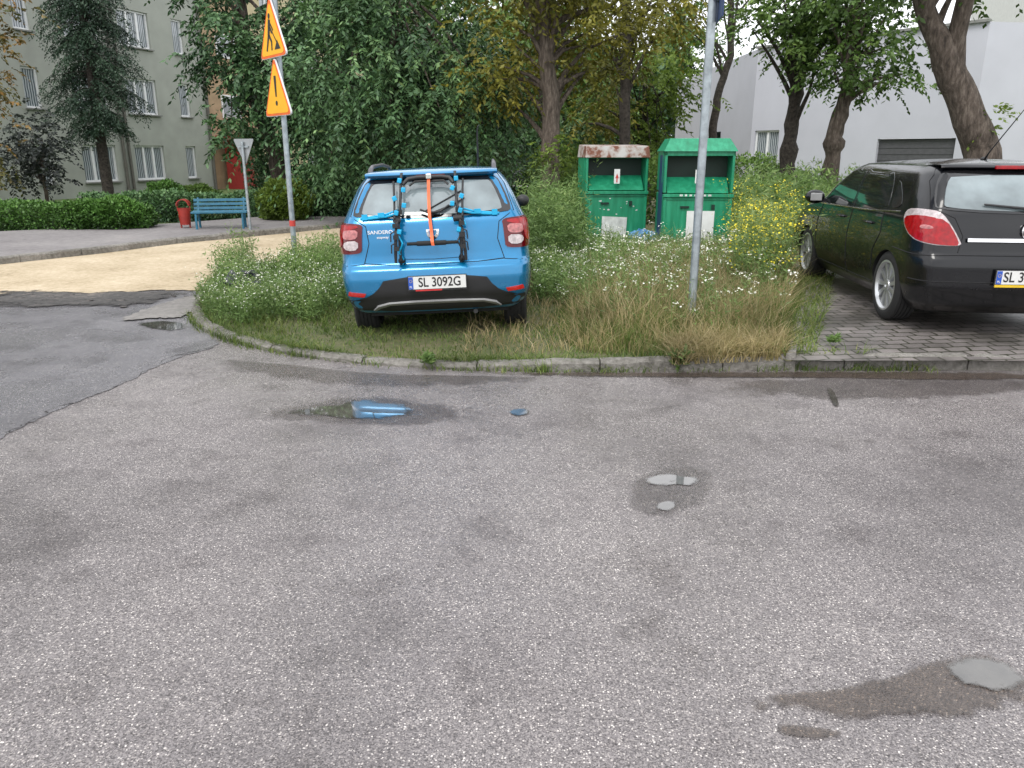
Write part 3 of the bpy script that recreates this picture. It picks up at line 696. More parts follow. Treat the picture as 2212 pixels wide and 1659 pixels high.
MB().tube([(.42,1.95,1.56),(.425,1.9,1.75),(.43,1.87,1.93),(.44,1.86,1.98),(.46,1.86,1.99)],[.014,.011,.008,.007,.006],8).build('antenna','black_plastic',bt)
MB().box((0,.9,.29),(1.3,1.2,.1)).build('underbody','rubber',bt)
MB().tube([(.35,.35,.27),(.35,.12,.28)],.022,10).build('exhaust_pipe','dark_metal',bt)
def onrear(off): return lambda x,z,d: car.pt('rear',x,z,off+d)
textmesh('SANDERO',.044,'chrome',bt,onrear(.005),(-.475,0,1.045),name='model_lettering',sx=1.15,ext=.001)
textmesh('stepway',.03,'chrome',bt,onrear(.005),(-.455,0,1.0),name='trim_lettering',sx=1.1,ext=.001)
b=MB()
P=[(-.058,1.055),(.058,1.055),(.058,1.035),(.05,1.0),(.03,.972),(0,.962),(-.03,.972),(-.05,1.0),(-.058,1.035)]
ins=[(x*.62,1.005+(z-1.005)*.55+.012) for x,z in P]; n=len(P)
vs=[car.pt('rear',x,z,.012) for x,z in P]+[car.pt('rear',x,z,.02) for x,z in ins]+[car.pt('rear',x,z,-.002) for x,z in P]+[car.pt('rear',x,z,.002) for x,z in ins]
b.add(vs,[(i,(i+1)%n,n+(i+1)%n,n+i) for i in range(n)]+[(2*n+i,2*n+(i+1)%n,(i+1)%n,i) for i in range(n)]+[(n+i,n+(i+1)%n,3*n+(i+1)%n,3*n+i) for i in range(n)])
b.build('emblem','chrome',bt)
numplate(bt,.02,car.YR(.59)-.035,.592,'SL 3092G',red=True)
b=MB(); b.tube([car.pt('rear',.0,1.175,.02),car.pt('rear',.02,1.19,.035),car.pt('rear',.2,1.255,.03),car.pt('rear',.3,1.31,.02)],[.016,.014,.009,.006],8)
b.tube([car.pt('rear',-.06,1.21,.018),car.pt('rear',.27,1.37,.018)],.007,6); b.build('rear_wiper','black_plastic',bt)
# ---- bike rack
rk=thing('bicycle_rack','folded black and blue bicycle rack strapped onto the tailgate of the blue car','bicycle rack',BLOC,BRZ,None,BRY)
def rp(x,z,o): return car.pt('rear',x,z,o)
for x0 in(-.265,.225):
    sg=-1 if x0<0 else 1
    b=MB(); b.tube([rp(x0-.03*sg,1.53,.05),rp(x0,1.525,.10),rp(x0,1.44,.12),rp(x0+.01*sg,1.25,.10),rp(x0+.03*sg,1.12,.09),rp(x0+.03*sg,.95,.09),rp(x0+.03*sg,.78,.07)],[.011,.012,.013,.013,.013,.013,.013],10)
    b.tube([rp(x0+.07*sg,1.46,.10),rp(x0+.06*sg,1.3,.12),rp(x0+.055*sg,1.14,.15)],.010,8); b.build('upright','black_plastic',rk,smooth=True)
    b=MB(); b.tube([rp(x0+.035*sg,1.13,.13),rp(x0+.05*sg,1.0,.16),rp(x0+.065*sg,.85,.15),rp(x0+.07*sg,.76,.13)],[.014,.016,.015,.012],10)
    for k,z in enumerate((1.08,.98,.88)): b.box(rp(x0+.05*sg,z,.17),(.045,.045,.036))
    for k,z in enumerate((1.0,.9)): b.tube([rp(x0+.05*sg,z+.03,.2),rp(x0+.09*sg,z+.01,.2),rp(x0+.095*sg,z-.06,.19)],.006,6)
    b.build('cradle_arm','black_plastic',rk)
    b=MB(); b.tube([rp(x0-.02,1.13,.1),rp(x0+.06*sg,1.13,.13)],.03,14); b.box(rp(x0+.02*sg,1.2,.11),(.05,.05,.045)); b.build('hinge','black_plastic',rk)
    for z,dx in((1.46,.01),(1.38,-.025),(1.31,.055),(1.25,-.03),(1.19,.04),(1.08,.065),(1.03,.02)): MB().box(rp(x0+dx*sg,z,.145),(.038,.045,.042),ry=random.uniform(-.5,.5)).build('clamp','rack_blue',rk,bevel=.006)
    for dz in(0,.03): MB().tube([rp(x0,1.20+dz,.09),rp(x0+.15*sg,1.175+dz*.6,.03),rp(x0+.3*sg,1.165+dz*.4,.014),rp(x0+.385*sg,1.17,.008)],.010,6).build('side_strap','rack_blue',rk)
    MB().box(rp(x0+.19*sg,1.19,.04),(.06,.025,.04)).build('strap_buckle','rack_blue',rk)
    MB().box(rp(x0+.345*sg,1.178,.02),(.05,.02,.05)).build('strap_hook','rack_blue',rk)
    MB().tube([rp(x0+.035*sg,1.0,.1),rp(x0-.0*sg,.93,.12),rp(x0+.04*sg,.85,.1),rp(x0+.01*sg,.8,.05),rp(x0+.02*sg,.755,.02)],.008,6).build('lower_strap','rack_blue' if sg<0 else 'black_plastic',rk)
    MB().ball(rp(x0+.03*sg,.785,.03),(.032,.03,.03),10,6).build('rubber_foot','rubber',rk)
MB().tube([rp(-.25,1.43,.115),rp(-.2,1.475,.12),rp(-.12,1.485,.12),rp(.1,1.485,.12),rp(.17,1.475,.12),rp(.21,1.43,.115)],.018,12).build('top_bar','black_plastic',rk,smooth=True)
MB().tube([rp(-.19,1.42,.1),rp(-.14,1.455,.1),rp(.12,1.455,.1),rp(.16,1.42,.1)],.010,8).build('inner_bar','black_plastic',rk,smooth=True)
b=MB(); b.tube([rp(-.23,.925,.09),rp(.23,.925,.09)],.015,12);b.tube([rp(-.14,.925,.09),rp(.12,.925,.09)],.022,12); b.build('lower_bar','rubber',rk,smooth=True)
def strap(pts,w,nm,mt):
    vs=[]
    for (x,z,o) in pts:
        vs+=[rp(x-w/2,z,o),rp(x+w/2,z,o),rp(x+w/2,z,o-.004),rp(x-w/2,z,o-.004)]
    fs=[(0,3,2,1)]
    for i in range(len(pts)-1):
        for j in range(4): fs.append((i*4+j,i*4+(j+1)%4,(i+1)*4+(j+1)%4,(i+1)*4+j))
    MB().add(vs,fs).build(nm,mt,rk)
strap([(-.01,1.55,.03),(-.012,1.5,.145),(-.015,1.42,.13),(-.018,1.3,.1),(-.015,1.15,.085),(-.005,1.02,.08),(0,.93,.125),(.005,.90,.12)],.028,'orange_strap','strap_orange')
MB().box(rp(-.012,1.485,.155),(.05,.03,.045)).build('ratchet_buckle','chrome',rk,bevel=.006)
b=MB(); b.tube([rp(-.1,1.22,.06),rp(-.02,1.19,.06),rp(.08,1.20,.05),rp(.16,1.25,.05)],.01,6); b.build('spare_strap','black_plastic',rk)
# ---- black hatchback
ca=Car([(.18,.76,.16,4.05),(.26,.82,.06,4.15),(.42,.868,.0,4.23),(.60,.878,-.005,4.23),(.67,.879,.01,4.2),(.70,.878,.04,4.18),(.8,.876,.055,4.05),(.9,.870,.07,3.8),(.97,.862,.085,3.35),(1.04,.845,.105,3.12),(1.15,.815,.16,2.98),(1.28,.775,.25,2.76),(1.37,.74,.33,2.58),(1.425,.68,.40,2.40)],.06,.14,.30,.28,.42,.055,.010)
AZ=.165
at_=thing('parked_car','black wet hatchback with alloy wheels parked on the brick paving','car',(4.36,6.50,AZ),R(-4.5))
ca.shell('paint_black',at_,[.74,3.35],.355,.74)
gl=[(-.72,1.07),(-.755,1.10),(-.71,1.27),(-.65,1.375),(-.55,1.39),(.55,1.39),(.65,1.375),(.71,1.27),(.755,1.10),(.72,1.07),(.3,1.04),(-.3,1.04)]
hg=ca.patch('rear_window','rear',gl,'black_gloss',at_,rnd=1,rings=9)
ca.patch('pane','rear',[(-.66,1.085),(-.69,1.11),(-.64,1.28),(-.58,1.35),(.58,1.35),(.64,1.28),(.69,1.11),(.66,1.085),(.3,1.06),(-.3,1.06)],'glass_painted_sky',hg,off=.010,rnd=1,rings=9,sink=.002)
for sg in(-1,1): ca.gap(at_,'rear',[(sg*.56,.715),(sg*.53,.85),(sg*.6,1.0),(sg*.775,1.08),(sg*.73,1.3),(sg*.66,1.40)])
ca.gap(at_,'wrap',[(-1.35,.70),(-.9,.685),(-.56,.695),(.56,.695),(.9,.685)],.005)
ca.gap(at_,'wrap',[(-1.0,.47),(1.0,.47)],.006)
for md in('left','right'):
    for q in([(1.14,.42),(1.12,.62),(.98,.8),(1.0,1.0),(.86,1.0)],[(1.88,.28),(1.9,.7),(1.83,1.0),(1.83,1.38)],[(2.98,.3),(2.98,.75),(2.85,.95)],[(1.14,.3),(2.98,.3)]): ca.gap(at_,md,q,.005)
for sg in(-1,1):
    md='left' if sg<0 else 'right'
    ol=[(sg*.54,.785),(sg*.55,.81),(sg*.62,.93),(sg*.70,1.04),(sg*.75,1.065),(sg*.9,1.07),(sg*1.06,1.06),(sg*1.14,1.01),(sg*1.13,.93),(sg*.98,.82),(sg*.78,.78),(sg*.60,.77)]
    tl=ca.patch('tail_light','wrap',ol,'lamp_clear',at_,off=.012,rnd=1,rings=7)
    ca.patch('lamp_lens','wrap',[(sg*.555,.78),(sg*.59,.86),(sg*.67,.985),(sg*.8,1.015),(sg*.95,1.015),(sg*1.115,.99),(sg*1.10,.92),(sg*.96,.825),(sg*.77,.787),(sg*.62,.775)],'lamp_red',tl,off=.017,rings=6,sink=.001)
    ca.patch('reversing_lens','wrap',[(sg*.76,.91),(sg*.77,.94),(sg*.86,.945),(sg*.88,.91)],'lamp_pink',tl,off=.021,rings=4,sink=.001)
    ca.patch('side_window',md,[(1.89,.99),(1.89,1.03),(1.89,1.34),(1.92,1.375),(2.25,1.36),(2.55,1.24),(2.9,1.04),(2.92,.985)],'glass_dark',at_,off=.004)
    ca.patch('side_window',md,[(.95,1.02),(.98,1.15),(1.08,1.3),(1.2,1.37),(1.5,1.38),(1.80,1.38),(1.83,1.34),(1.83,.99)],'glass_dark',at_,off=.004)
    ca.patch('quarter_window',md,[(.66,1.06),(.72,1.15),(.95,1.31),(.93,1.2),(.89,1.03)],'glass_dark',at_,off=.004)
    b=MB(); ca.seam(b,md,[(.62,1.02),(1.3,.985),(2.0,.972),(2.92,.96)],.009,off=.002); b.build('window_trim','black_gloss',at_)
    for y in(1.22,2.05): MB().tube([(sg*(ca.side(y,.86)+.0),y,.865),(sg*(ca.side(y,.86)+.03),y+.03,.87),(sg*(ca.side(y,.86)+.03),y+.16,.87),(sg*(ca.side(y,.86)),y+.19,.865)],.012,8).build('door_handle','paint_black',at_,smooth=True)
    mb=MB().ball((sg*1.0,2.76,1.04),(.115,.07,.08),12,8); mb.box((sg*.88,2.78,1.0),(.08,.05,.04)); mo=mb.build('door_mirror','paint_black',at_,smooth=True)
    MB().box((sg*1.005,2.688,1.04),(.13,.012,.085)).build('mirror_glass','silver_plastic',mo,bevel=.005)
    wheel(at_,sg*.86,.74,.325,.21,sg,11,.232); wheel(at_,sg*.86,3.35,.325,.21,sg,11,.232)
b=MB(); vs=[];xs=[-.66,-.58,-.25,0,.25,.58,.66]
for x in xs:
    e=(abs(x)/.66)**4
    vs+=[(x,.37+.05*e,1.395),(x,.31+.08*e,1.415),(x,.33+.07*e,1.435),(x,.5,1.458-.02*e),(x,.75,1.468-.02*e)]
fs=[]
for i in range(len(xs)-1):
    for j in range(4): fs.append((i*5+j,i*5+j+1,(i+1)*5+j+1,(i+1)*5+j))
b.add(vs,fs).build('spoiler','paint_black',at_,smooth=True,ang=60)
MB().box((0,.305,1.415),(.5,.03,.03)).build('brake_light','lamp_red',at_,bevel=.005)
b=MB(); b.tube([(-.02,1.0,1.46),(-.05,.86,1.54),(.06,.5,1.98)],[.012,.006,.003],8); b.ball((-.02,1.0,1.475),(.025,.05,.025)); b.build('antenna','black_plastic',at_)
b=MB(); vs=[]
for i in range(13):
    x=-.5+i/12; vs+=[ca.pt('rear',x,.835,.004),ca.pt('rear',x,.835,.026),ca.pt('rear',x,.805,.026),ca.pt('rear',x,.80,.004)]
b.add(vs,[(i*4+j,i*4+j+1,(i+1)*4+j+1,(i+1)*4+j) for i in range(12) for j in range(3)]).build('chrome_bar','chrome',at_,smooth=True,ang=50)
eb=MB(); q=ca.pt('rear',0,.90,.02)
eb.lathe([(q[1]-.004,.062),(q[1]-.012,.07),(q[1]-.004,.078),(q[1]+.01,.074),(q[1]+.01,.064)],(q[0],0,q[2]),'y',32,closed=True)
eb.box((q[0],q[1]-.004,q[2]),(.1,.008,.014),ry=-.5); eb.box((q[0],q[1]-.004,q[2]),(.05,.008,.012),ry=.5); eb.build('emblem','chrome',at_)
b=MB(); b.tube([ca.pt('rear',.02,1.06,.02),ca.pt('rear',-.02,1.075,.035),ca.pt('rear',-.38,1.11,.03)],[.015,.012,.008],8); b.build('rear_wiper','black_plastic',at_)
numplate(at_,0,ca.YR(.52)-.03,.52,'SL 3',yellow=True,tx=-.205,align='LEFT')
MB().box((0,1.0,.21),(1.3,1.4,.1)).build('underbody','rubber',at_)
dc=at_.copy(); C.objects.link(dc); dc.location=(G(1165,430).x*1.02,30,0); dc.rotation_euler=(0,0,R(170)); dc['label']='distant dark car half hidden behind tall weeds to the right of the blue car'
for ch in list(at_.children):
    if ch.name.split('.')[0] in('number_plate','antenna','emblem','chrome_bar','panel_gap'): continue
    c=ch.copy(); C.objects.link(c); c.parent=dc
    for g in ch.children: d=g.copy(); C.objects.link(d); d.parent=c
# ---------------------------------------------------------------- SIGNS
def rtri(side,k=.1):
    h=side*.866; P=[Vector((-side/2,0)),Vector((side/2,0)),Vector((0,h))]; out=[]
    for i in range(3):
        a=P[i-1];p=P[i];c=P[(i+1)%3]; d1=(a-p).normalized();d2=(c-p).normalized(); L=side*k
        for t in(0,.25,.5,.75,1): q=(p+d1*L)*(1-t)**2+p*2*t*(1-t)+(p+d2*L)*t*t; out.append((q.x,q.y))
    return out
def scl(poly,f,c): return [(c[0]+(x-c[0])*f,c[1]+(y-c[1])*f) for x,y in poly]
sp_=thing('traffic_sign','tall grey post with two triangular yellow warning signs, roadworks above exclamation mark','sign',(-3.06,10.9,0),R(-51))
MB().tube([(0,0,0),(0,0,3.66)],.037,14).build('pole','galvanised',sp_,smooth=True)
for z0,kind in((2.89,'dig'),(2.17,'ex')):
    S=.86; poly=[(x,z+z0) for x,z in rtri(S)]; c=(0,z0+S*.289)
    pl=MB().prism(poly,-.075,-.052).build('sign_plate','sign_white',sp_)
    MB().prism(scl(poly,.975,c),-.0785,-.0752).build('border','sign_red',pl)
    MB().prism(scl(poly,.86,c),-.0815,-.0787).build('field','sign_yellow',pl)
    b=MB(); y0,y1=-.085,-.0817
    if kind=='ex':
        b.prism([(-.03,z0+.50),(-.035,z0+.46),(-.018,z0+.24),(.018,z0+.24),(.035,z0+.46),(.03,z0+.50)],y0,y1)
        b.prism([(.032*math.cos(t*math.pi/6),z0+.16+.032*math.sin(t*math.pi/6)) for t in range(12)],y0,y1)
    else:
        def circ(x,z,r): b.prism([(x+r*math.cos(t*math.pi/6),z0+z+r*math.sin(t*math.pi/6)) for t in range(12)],y0,y1)
        def limb(a,c_,w1,w2):
            a=Vector(a);c_=Vector(c_);d=(c_-a).normalized();n_=Vector((-d.y,d.x))
            b.prism([(p.x,z0+p.y) for p in(a+n_*w1,c_+n_*w2,c_-n_*w2,a-n_*w1)],y0,y1)
        circ(-.03,.50,.034); limb((-.03,.46),(-.08,.27),.034,.032); limb((-.08,.28),(-.17,.09),.024,.018); limb((-.07,.28),(.0,.19),.022,.018); limb((.0,.2),(-.01,.09),.018,.016)
        limb((-.03,.43),(.07,.32),.014,.012); limb((-.045,.38),(.02,.29),.013,.011); limb((-.03,.38),(.15,.18),.008,.008)
        b.prism([(.08,z0+.09),(.17,z0+.2),(.26,z0+.09)],y0,y1)
    b.build('pictogram','sign_black',pl)
    for zz,ww in((.2,.12),(.42,.1)): MB().box((0,-.03,z0+zz),(ww,.06,.03)).build('bracket','galvanised',sp_)
MB().lathe([(.42,.0385),(.42,.042),(.5,.042),(.5,.0385)],(0,0,.3),'z',14).build('pole_band','sticker_red',sp_)
yp=G(541,497,.1)
ys=thing('traffic_sign','small grey yield sign seen from the back on a thin pole beside the bench','sign',(yp.x,yp.y,.1),R(150))
MB().tube([(0,0,0),(0,0,1.82)],.03,12).build('pole','galvanised',ys,smooth=True)
S=.62; tr=[(x*1,1.88-z) for x,z in rtri(S)]; yy=MB().prism(tr,-.05,-.04).build('sign_plate','sign_back',ys); MB().prism(scl(tr,.96,(0,1.7)),-.056,-.051).build('sign_face','sign_white',yy)
MB().box((0,-.02,1.72),(.3,.03,.03)).build('bracket','galvanised',ys)
rp_=AT(1496,640,7.25); rs=thing('traffic_sign','bare galvanised post standing in dry grass in front of the green containers','sign post',(rp_.x,7.25,.06),R(83))
MB().tube([(0,0,0),(0,0,4.2)],.038,16).build('pole','galvanised',rs,smooth=True)
MB().prism([(-.3,2.72),(.3,2.72),(.3,3.62),(-.3,3.62)],-.062,-.05).build('sign_plate','navy',rs,bevel=.004)
for zz in(2.9,3.4): MB().box((0,-.025,zz),(.1,.05,.03)).build('bracket','galvanised',rs)
# ---------------------------------------------------------------- bench, litter bin
bp=G(474,496,.1); be=thing('park_bench','teal blue slatted bench at the edge of the sidewalk in front of the hedge','bench',(bp.x,bp.y+.1,.1),R(12))
b=MB()
for k in range(4): b.box((0,-.05+k*.1,.36+.004*k),(1.15,.08,.035))
b.build('seat','bench_teal',be,bevel=.006)
b=MB()
for k in range(3): b.box((0,.36+k*.03,.43+k*.085),(1.15,.03,.06),rx=-.2)
b.build('backrest','bench_teal',be,bevel=.006)
for sx in(-.48,.48):
    MB().tube([(sx,-.08,0),(sx,-.06,.33),(sx,.3,.33),(sx,.36,.41),(sx,.45,.65)],.025,8).tube([(sx,.3,.33),(sx,.36,0)],.025,8).build('leg','bench_teal',be)
lp=G(402,493,.1); li=thing('litter_bin','small red metal litter bin with arched hood beside the teal bench','litter bin',(lp.x,lp.y,.1),R(10))
b=MB(); b.lathe([(.08,.001),(.08,.11),(.44,.13),(.44,.11),(.12,.09),(.12,.001)],(0,0,0),'z',20); b.build('bucket','bin_red',li,smooth=True,ang=30)
b=MB(); pts=[(.135*math.cos(math.pi*k/10),.13*math.sin(math.pi*k/10)+.50) for k in range(11)]
for i in range(10):
    a,c=pts[i],pts[i+1]; b.add([(a[0],-.12,a[1]),(c[0],-.12,c[1]),(c[0],.12,c[1]),(a[0],.12,a[1]),(a[0]*.9,-.12,a[1]-.015),(c[0]*.9,-.12,c[1]-.015),(c[0]*.9,.12,c[1]-.015),(a[0]*.9,.12,a[1]-.015)],[(0,1,2,3),(4,7,6,5),(0,4,5,1),(2,6,7,3)])
b.box((-.13,0,.45),(.012,.05,.14)); b.box((.13,0,.45),(.012,.05,.14)); b.build('hood','bin_red',li)
for sx in(-.09,.09): MB().box((sx,0,.05),(.03,.03,.12)).build('foot','bin_red',li)
# ---------------------------------------------------------------- clothing containers
def container(x,y,rz,z,top,hood,label,w=1.14,d=1.0,h=1.68):
    t=thing('donation_container',label,'container',(x,y,z),rz)
    b=MB(); b.box((0,d/2,.5),(w,d,.98)); b.box((0,d/2+.2,h-.35),(w,d-.4,.68)); b.box((-w/2+.02,.2,h-.35),(.04,.4,.70)); b.box((w/2-.02,.2,h-.35),(.04,.4,.70))
    b.box((0,.2,h-.08),(w,.4,.10)); b.build('body','container_green',t,bevel=.008)
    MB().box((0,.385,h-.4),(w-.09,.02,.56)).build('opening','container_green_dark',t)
    MB().add([(-w/2+.06,.04,1.02),(w/2-.06,.04,1.02),(w/2-.06,.30,1.26),(-w/2+.06,.30,1.26),(-w/2+.06,.08,1.0),(w/2-.06,.08,1.0),(w/2-.06,.34,1.24),(-w/2+.06,.34,1.24)],[(0,1,2,3),(7,6,5,4),(0,4,5,1),(2,6,7,3),(1,5,6,2),(0,3,7,4)]).build('chute_flap','container_green',t)
    if hood=='flat':
        MB().add([(-w/2-.02,-.03,h-.12),(w/2+.02,-.03,h-.12),(w/2-.0,.02,h+.07),(-w/2+.0,.02,h+.07),(-w/2-.02,d,h-.12),(w/2+.02,d,h-.12),(w/2,d-.05,h+.10),(-w/2,d-.05,h+.10)],[(0,1,2,3),(4,7,6,5),(0,4,5,1),(1,5,6,2),(2,6,7,3),(3,7,4,0)]).build('lid',top,t,bevel=.008)
    else:
        MB().add([(-w/2-.03,-.05,h-.06),(w/2+.03,-.05,h-.06),(w/2-.08,.12,h+.14),(-w/2+.08,.12,h+.14),(-w/2-.03,d,h-.06),(w/2+.03,d,h-.06),(w/2-.08,d-.15,h+.14),(-w/2+.08,d-.15,h+.14)],[(0,1,2,3),(4,7,6,5),(0,4,5,1),(1,5,6,2),(2,6,7,3),(3,7,4,0)]).build('lid',top,t,bevel=.008)
    b=MB(); b.box((0,-.006,.93),(w-.02,.02,.035)); b.box((-w/2+.03,-.006,.48),(.04,.02,.86)); b.box((w/2-.03,-.006,.48),(.04,.02,.86)); b.box((0,-.006,.05),(w-.02,.02,.05)); b.box((0,-.02,.98),(w+.02,.05,.05)); b.box((-w/2-.0,.2,h-.3),(.03,.03,.5)); b.build('frame_trim','container_green',t,bevel=.004)
    b=MB(); b.box((-.2,-.02,.80),(.14,.03,.03)); b.box((.25,-.02,.80),(.05,.03,.08)); b.build('latch','container_green_dark',t)
    return t
c1=AT(1325,505,13.9)
ct=container(c1.x,13.7,R(3),.06,'rusty_white','flat','green clothing collection container with rust stained white lid, left of the pair',w=1.08)
MB().prism([(-.26,.09),(.18,.07),(.20,.56),(-.24,.58)],-.024,-.018).build('poster','paper_scuffed',ct)
b=MB(); 
for k in range(12):
    x,z=random.uniform(-.48,.48),random.uniform(.6,.9); s=random.uniform(.01,.03); b.prism([(x+s*math.cos(t)*random.uniform(.6,1.3),z+s*.6*math.sin(t)*random.uniform(.6,1.3)) for t in (0,1,2,3,4,5)],-.0035,-.001)
b.build('paint_chips','paper_scuffed',ct)
MB().prism([(-.05,1.13),(.05,1.13),(.05,1.37),(-.05,1.37)],.0,.006).build('notice','paper_white',ct); 
b=MB(); b.prism([(-.03,1.22),(.03,1.22),(0,1.3)],-.004,-.001); b.prism([(-.01,1.15),(.01,1.15),(.01,1.22),(-.01,1.22)],-.004,-.001); b.build('arrow_mark','sticker_red',ct)
c2=AT(1495,515,12.9)
cu_=container(c2.x,12.7,R(-4),.06,'container_green','hip','green clothing collection container with a sloped green hood, right of the pair',w=1.10,h=1.72)
MB().prism([(-.16,.27),(.28,.27),(.28,.74),(-.16,.74)],-.024,-.018).build('poster','paper_white',cu_)
MB().prism([(-.06,1.17),(.08,1.17),(.08,1.38),(-.06,1.38)],.0,.006).build('notice','paper_white',cu_)
MB().prism([(-.02,1.25),(.04,1.25),(.01,1.34)],-.004,-.001).build('arrow_mark','sticker_red',cu_)
MB().box((-.553,.4,.85),(.006,.5,1.5)).build('side_band','navy',cu_)
b=MB(); 
for k in range(7): b.box((-.27+k*.075,-.047,.985),(random.uniform(.03,.055),.004,.028))
b.build('faded_lettering','paper_scuffed',cu_)
bgp=G(1378,528,.1); b=MB(); b.ball((0,0,.1),(.28,.18,.13),18,10); b.v=[(x+random.gauss(0,.015),y+random.gauss(0,.015),max(0,z+random.gauss(0,.018))) for x,y,z in b.v]
o=b.build('plastic_bag','bag_blue'); o.location=(bgp.x,bgp.y-.5,.17); tag(o,'crumpled blue plastic bag lying in the weeds between the containers','bag')
sl=G(538,650); b=MB()
for k in range(16):
    s=random.uniform(.06,.13); c=(random.gauss(0,.12),random.gauss(0,.1),random.uniform(.05,.3)*(1)); b.box(c,(s*2,s*1.4,s*.35),rz=random.uniform(0,3),rx=random.gauss(0,.5),ry=random.gauss(0,.5))
o=b.build('rubble_heap','slag'); o.location=(sl.x,sl.y-.1,.05); tag(o,'small heap of black broken slabs among white flowers at left of the island','rubble heap')
# ---------------------------------------------------------------- buildings
def wallholes(s0,s1,z0,z1,holes,depth=.14):
    b=MB(); S=sorted({s0,s1,*[h[0] for h in holes],*[h[1] for h in holes]}); Z=sorted({z0,z1,*[h[2] for h in holes],*[h[3] for h in holes]})
    for i in range(len(S)-1):
        for j in range(len(Z)-1):
            cs,cz=(S[i]+S[i+1])/2,(Z[j]+Z[j+1])/2
            if any(h[0]<cs<h[1] and h[2]<cz<h[3] for h in holes): continue
            b.add([(S[i],0,Z[j]),(S[i+1],0,Z[j]),(S[i+1],0,Z[j+1]),(S[i],0,Z[j+1])],[(0,1,2,3)])
    for a,c,e,f in holes:
        b.add([(a,0,e),(c,0,e),(c,0,f),(a,0,f),(a,depth,e),(c,depth,e),(c,depth,f),(a,depth,f)],[(0,4,5,1),(1,5,6,2),(2,6,7,3),(3,7,4,0)])
    return b
def window(parent,a,c,e,f,div=3,depth=.12,sill=True):
    b=MB(); w=.075
    b.box(((a+c)/2,depth,e+w/2),(c-a,.06,w)); b.box(((a+c)/2,depth,f-w/2),(c-a,.06,w))
    for k in range(div+1):
        x=a+w/2+(c-a-w)*k/div; b.box((x,depth-.002,(e+f)/2),(w if k in(0,div) else w*1.3,.062,f-e-.01))
    o=b.build('window','window_white',parent)
    MB().add([(a,depth+.035,e),(c,depth+.035,e),(c,depth+.035,f),(a,depth+.035,f)],[(0,1,2,3)]).build('pane','curtain_pane',o)
    if sill: MB().box(((a+c)/2,-.03,e-.03),(c-a+.12,.18,.05)).build('sill','sill_grey',o)
ab=thing('apartment_building','grey green apartment block with white windows behind the spruce at left','building',(-17.9,30.4,-.3),R(69.9))
cols=[(-8.6,-6.9,3),(-5.5,-3.8,3),(-2.6,-2.0,1),(-.2,.5,1),(1.9,3.6,3),(4.6,6.3,3),(7.65,8.3,1)]
rows_=[(.85,2.3),(3.6,5.05),(6.3,7.75),(9.0,10.45)]
holes=[(a,c,e,f) for a,c,_ in cols for e,f in rows_]
wallholes(-14,9.5,-.5,12.5,holes).build('wall','wall_sage',ab)
for a,c,d in cols:
    for e,f in rows_: window(ab,a,c,e,f,d)
MB().box((-2.25,5.2,6),(23.5,9.9,13)).build('inner_block','wall_sage',ab)
MB().box((-2.25,5,12.6),(24,10.6,.3)).build('roof','roof_dark',ab)
for s in(3.95,4.25): MB().tube([(s,-.08,0),(s,-.08,12.4)],.06,8).build('downpipe','pipe_dark',ab)
MB().tube([(9.35,-.08,0),(9.35,-.08,12.4)],.07,8).build('downpipe','pipe_dark',ab)
eb=thing('apartment_building','beige and orange apartment block with red entrance, glimpsed between the trees','building',(-17.9+.343*9.5,30.4+.939*9.5,-.3),R(69.9))
cols=[(4.6,6.3,3),(8,9.7,3),(12,13.7,3),(16,17.7,3),(20,21.7,3)]
holes=[(a,c,e,f) for a,c,_ in cols for e,f in rows_]
wallholes(3.5,26,-.5,12.5,holes).build('wall','wall_beige',eb)
for a,c,d in cols:
    for e,f in rows_: window(eb,a,c,e,f,d)
MB().box((14.75,5.2,6),(22.4,9.9,13)).build('inner_block','wall_beige',eb)
MB().box((1.76,.6,6),(3.46,1.0,13)).build('stair_tower','wall_orange',eb)
for z in(4.2,7,9.8): 
    o=MB().box((1.76,.08,z),(1.4,.06,1.1)).build('window','window_white',eb); MB().box((1.76,.045,z),(1.2,.02,.9)).build('pane','curtain_pane',o)
MB().box((1.2,-.6,1.3),(1.0,.9,2.6)).build('entrance_wall','door_red',eb); MB().box((1.76,-.9,2.75),(3.2,1.6,.12)).build('porch_roof','door_red',eb)
K=(11.4,38.5); lb=thing('garage_building','low pale lilac rendered building with dark garage door behind the black car','building',(K[0],K[1],0),math.atan2(-.78,.62))
hl=[(.2,1.5,.6,2.7),(6.2,9.3,-.0,2.25)]
wallholes(0,9.85,0,6.3,hl,.2).build('wall','wall_lilac',lb)
window(lb,.2,1.5,.6,2.7,2,.15)
gd=MB(); gd.box((7.75,.19,1.12),(3.1,.05,2.25))
for k in range(9): gd.box((7.75,.155,.15+k*.25),(3.1,.02,.03))
gd.build('garage_door','garage_grey',lb)
MB().box((3.4,-.012,.3),(5.4,.03,.62)).build('plinth','plinth_grey',lb)
MB().box((4.9,-.02,6.35),(9.9,.25,.1)).build('parapet','sill_grey',lb)
def loc2(wx,wy):
    dx,dy=wx-K[0],wy-K[1]; return (dx*.62-dy*.78)/.9964,(dx*.78+dy*.62)/.9964
A=loc2(11.3,56); B0=(0,0.01)
b=MB(); b.add([(B0[0],B0[1],0),(A[0],A[1],0),(A[0],A[1],6.3),(B0[0],B0[1],6.3)],[(0,1,2,3)]); b.build('side_wall','wall_lilac',lb)
e1=loc2(40,30.2); e0=(9.85,0)
b=MB(); b.add([(e0[0],e0[1],0),(e1[0],e1[1],0),(e1[0],e1[1],5.6),(e0[0],e0[1],6.3)],[(0,1,2,3)]); b.build('end_wall','wall_lilac',lb)
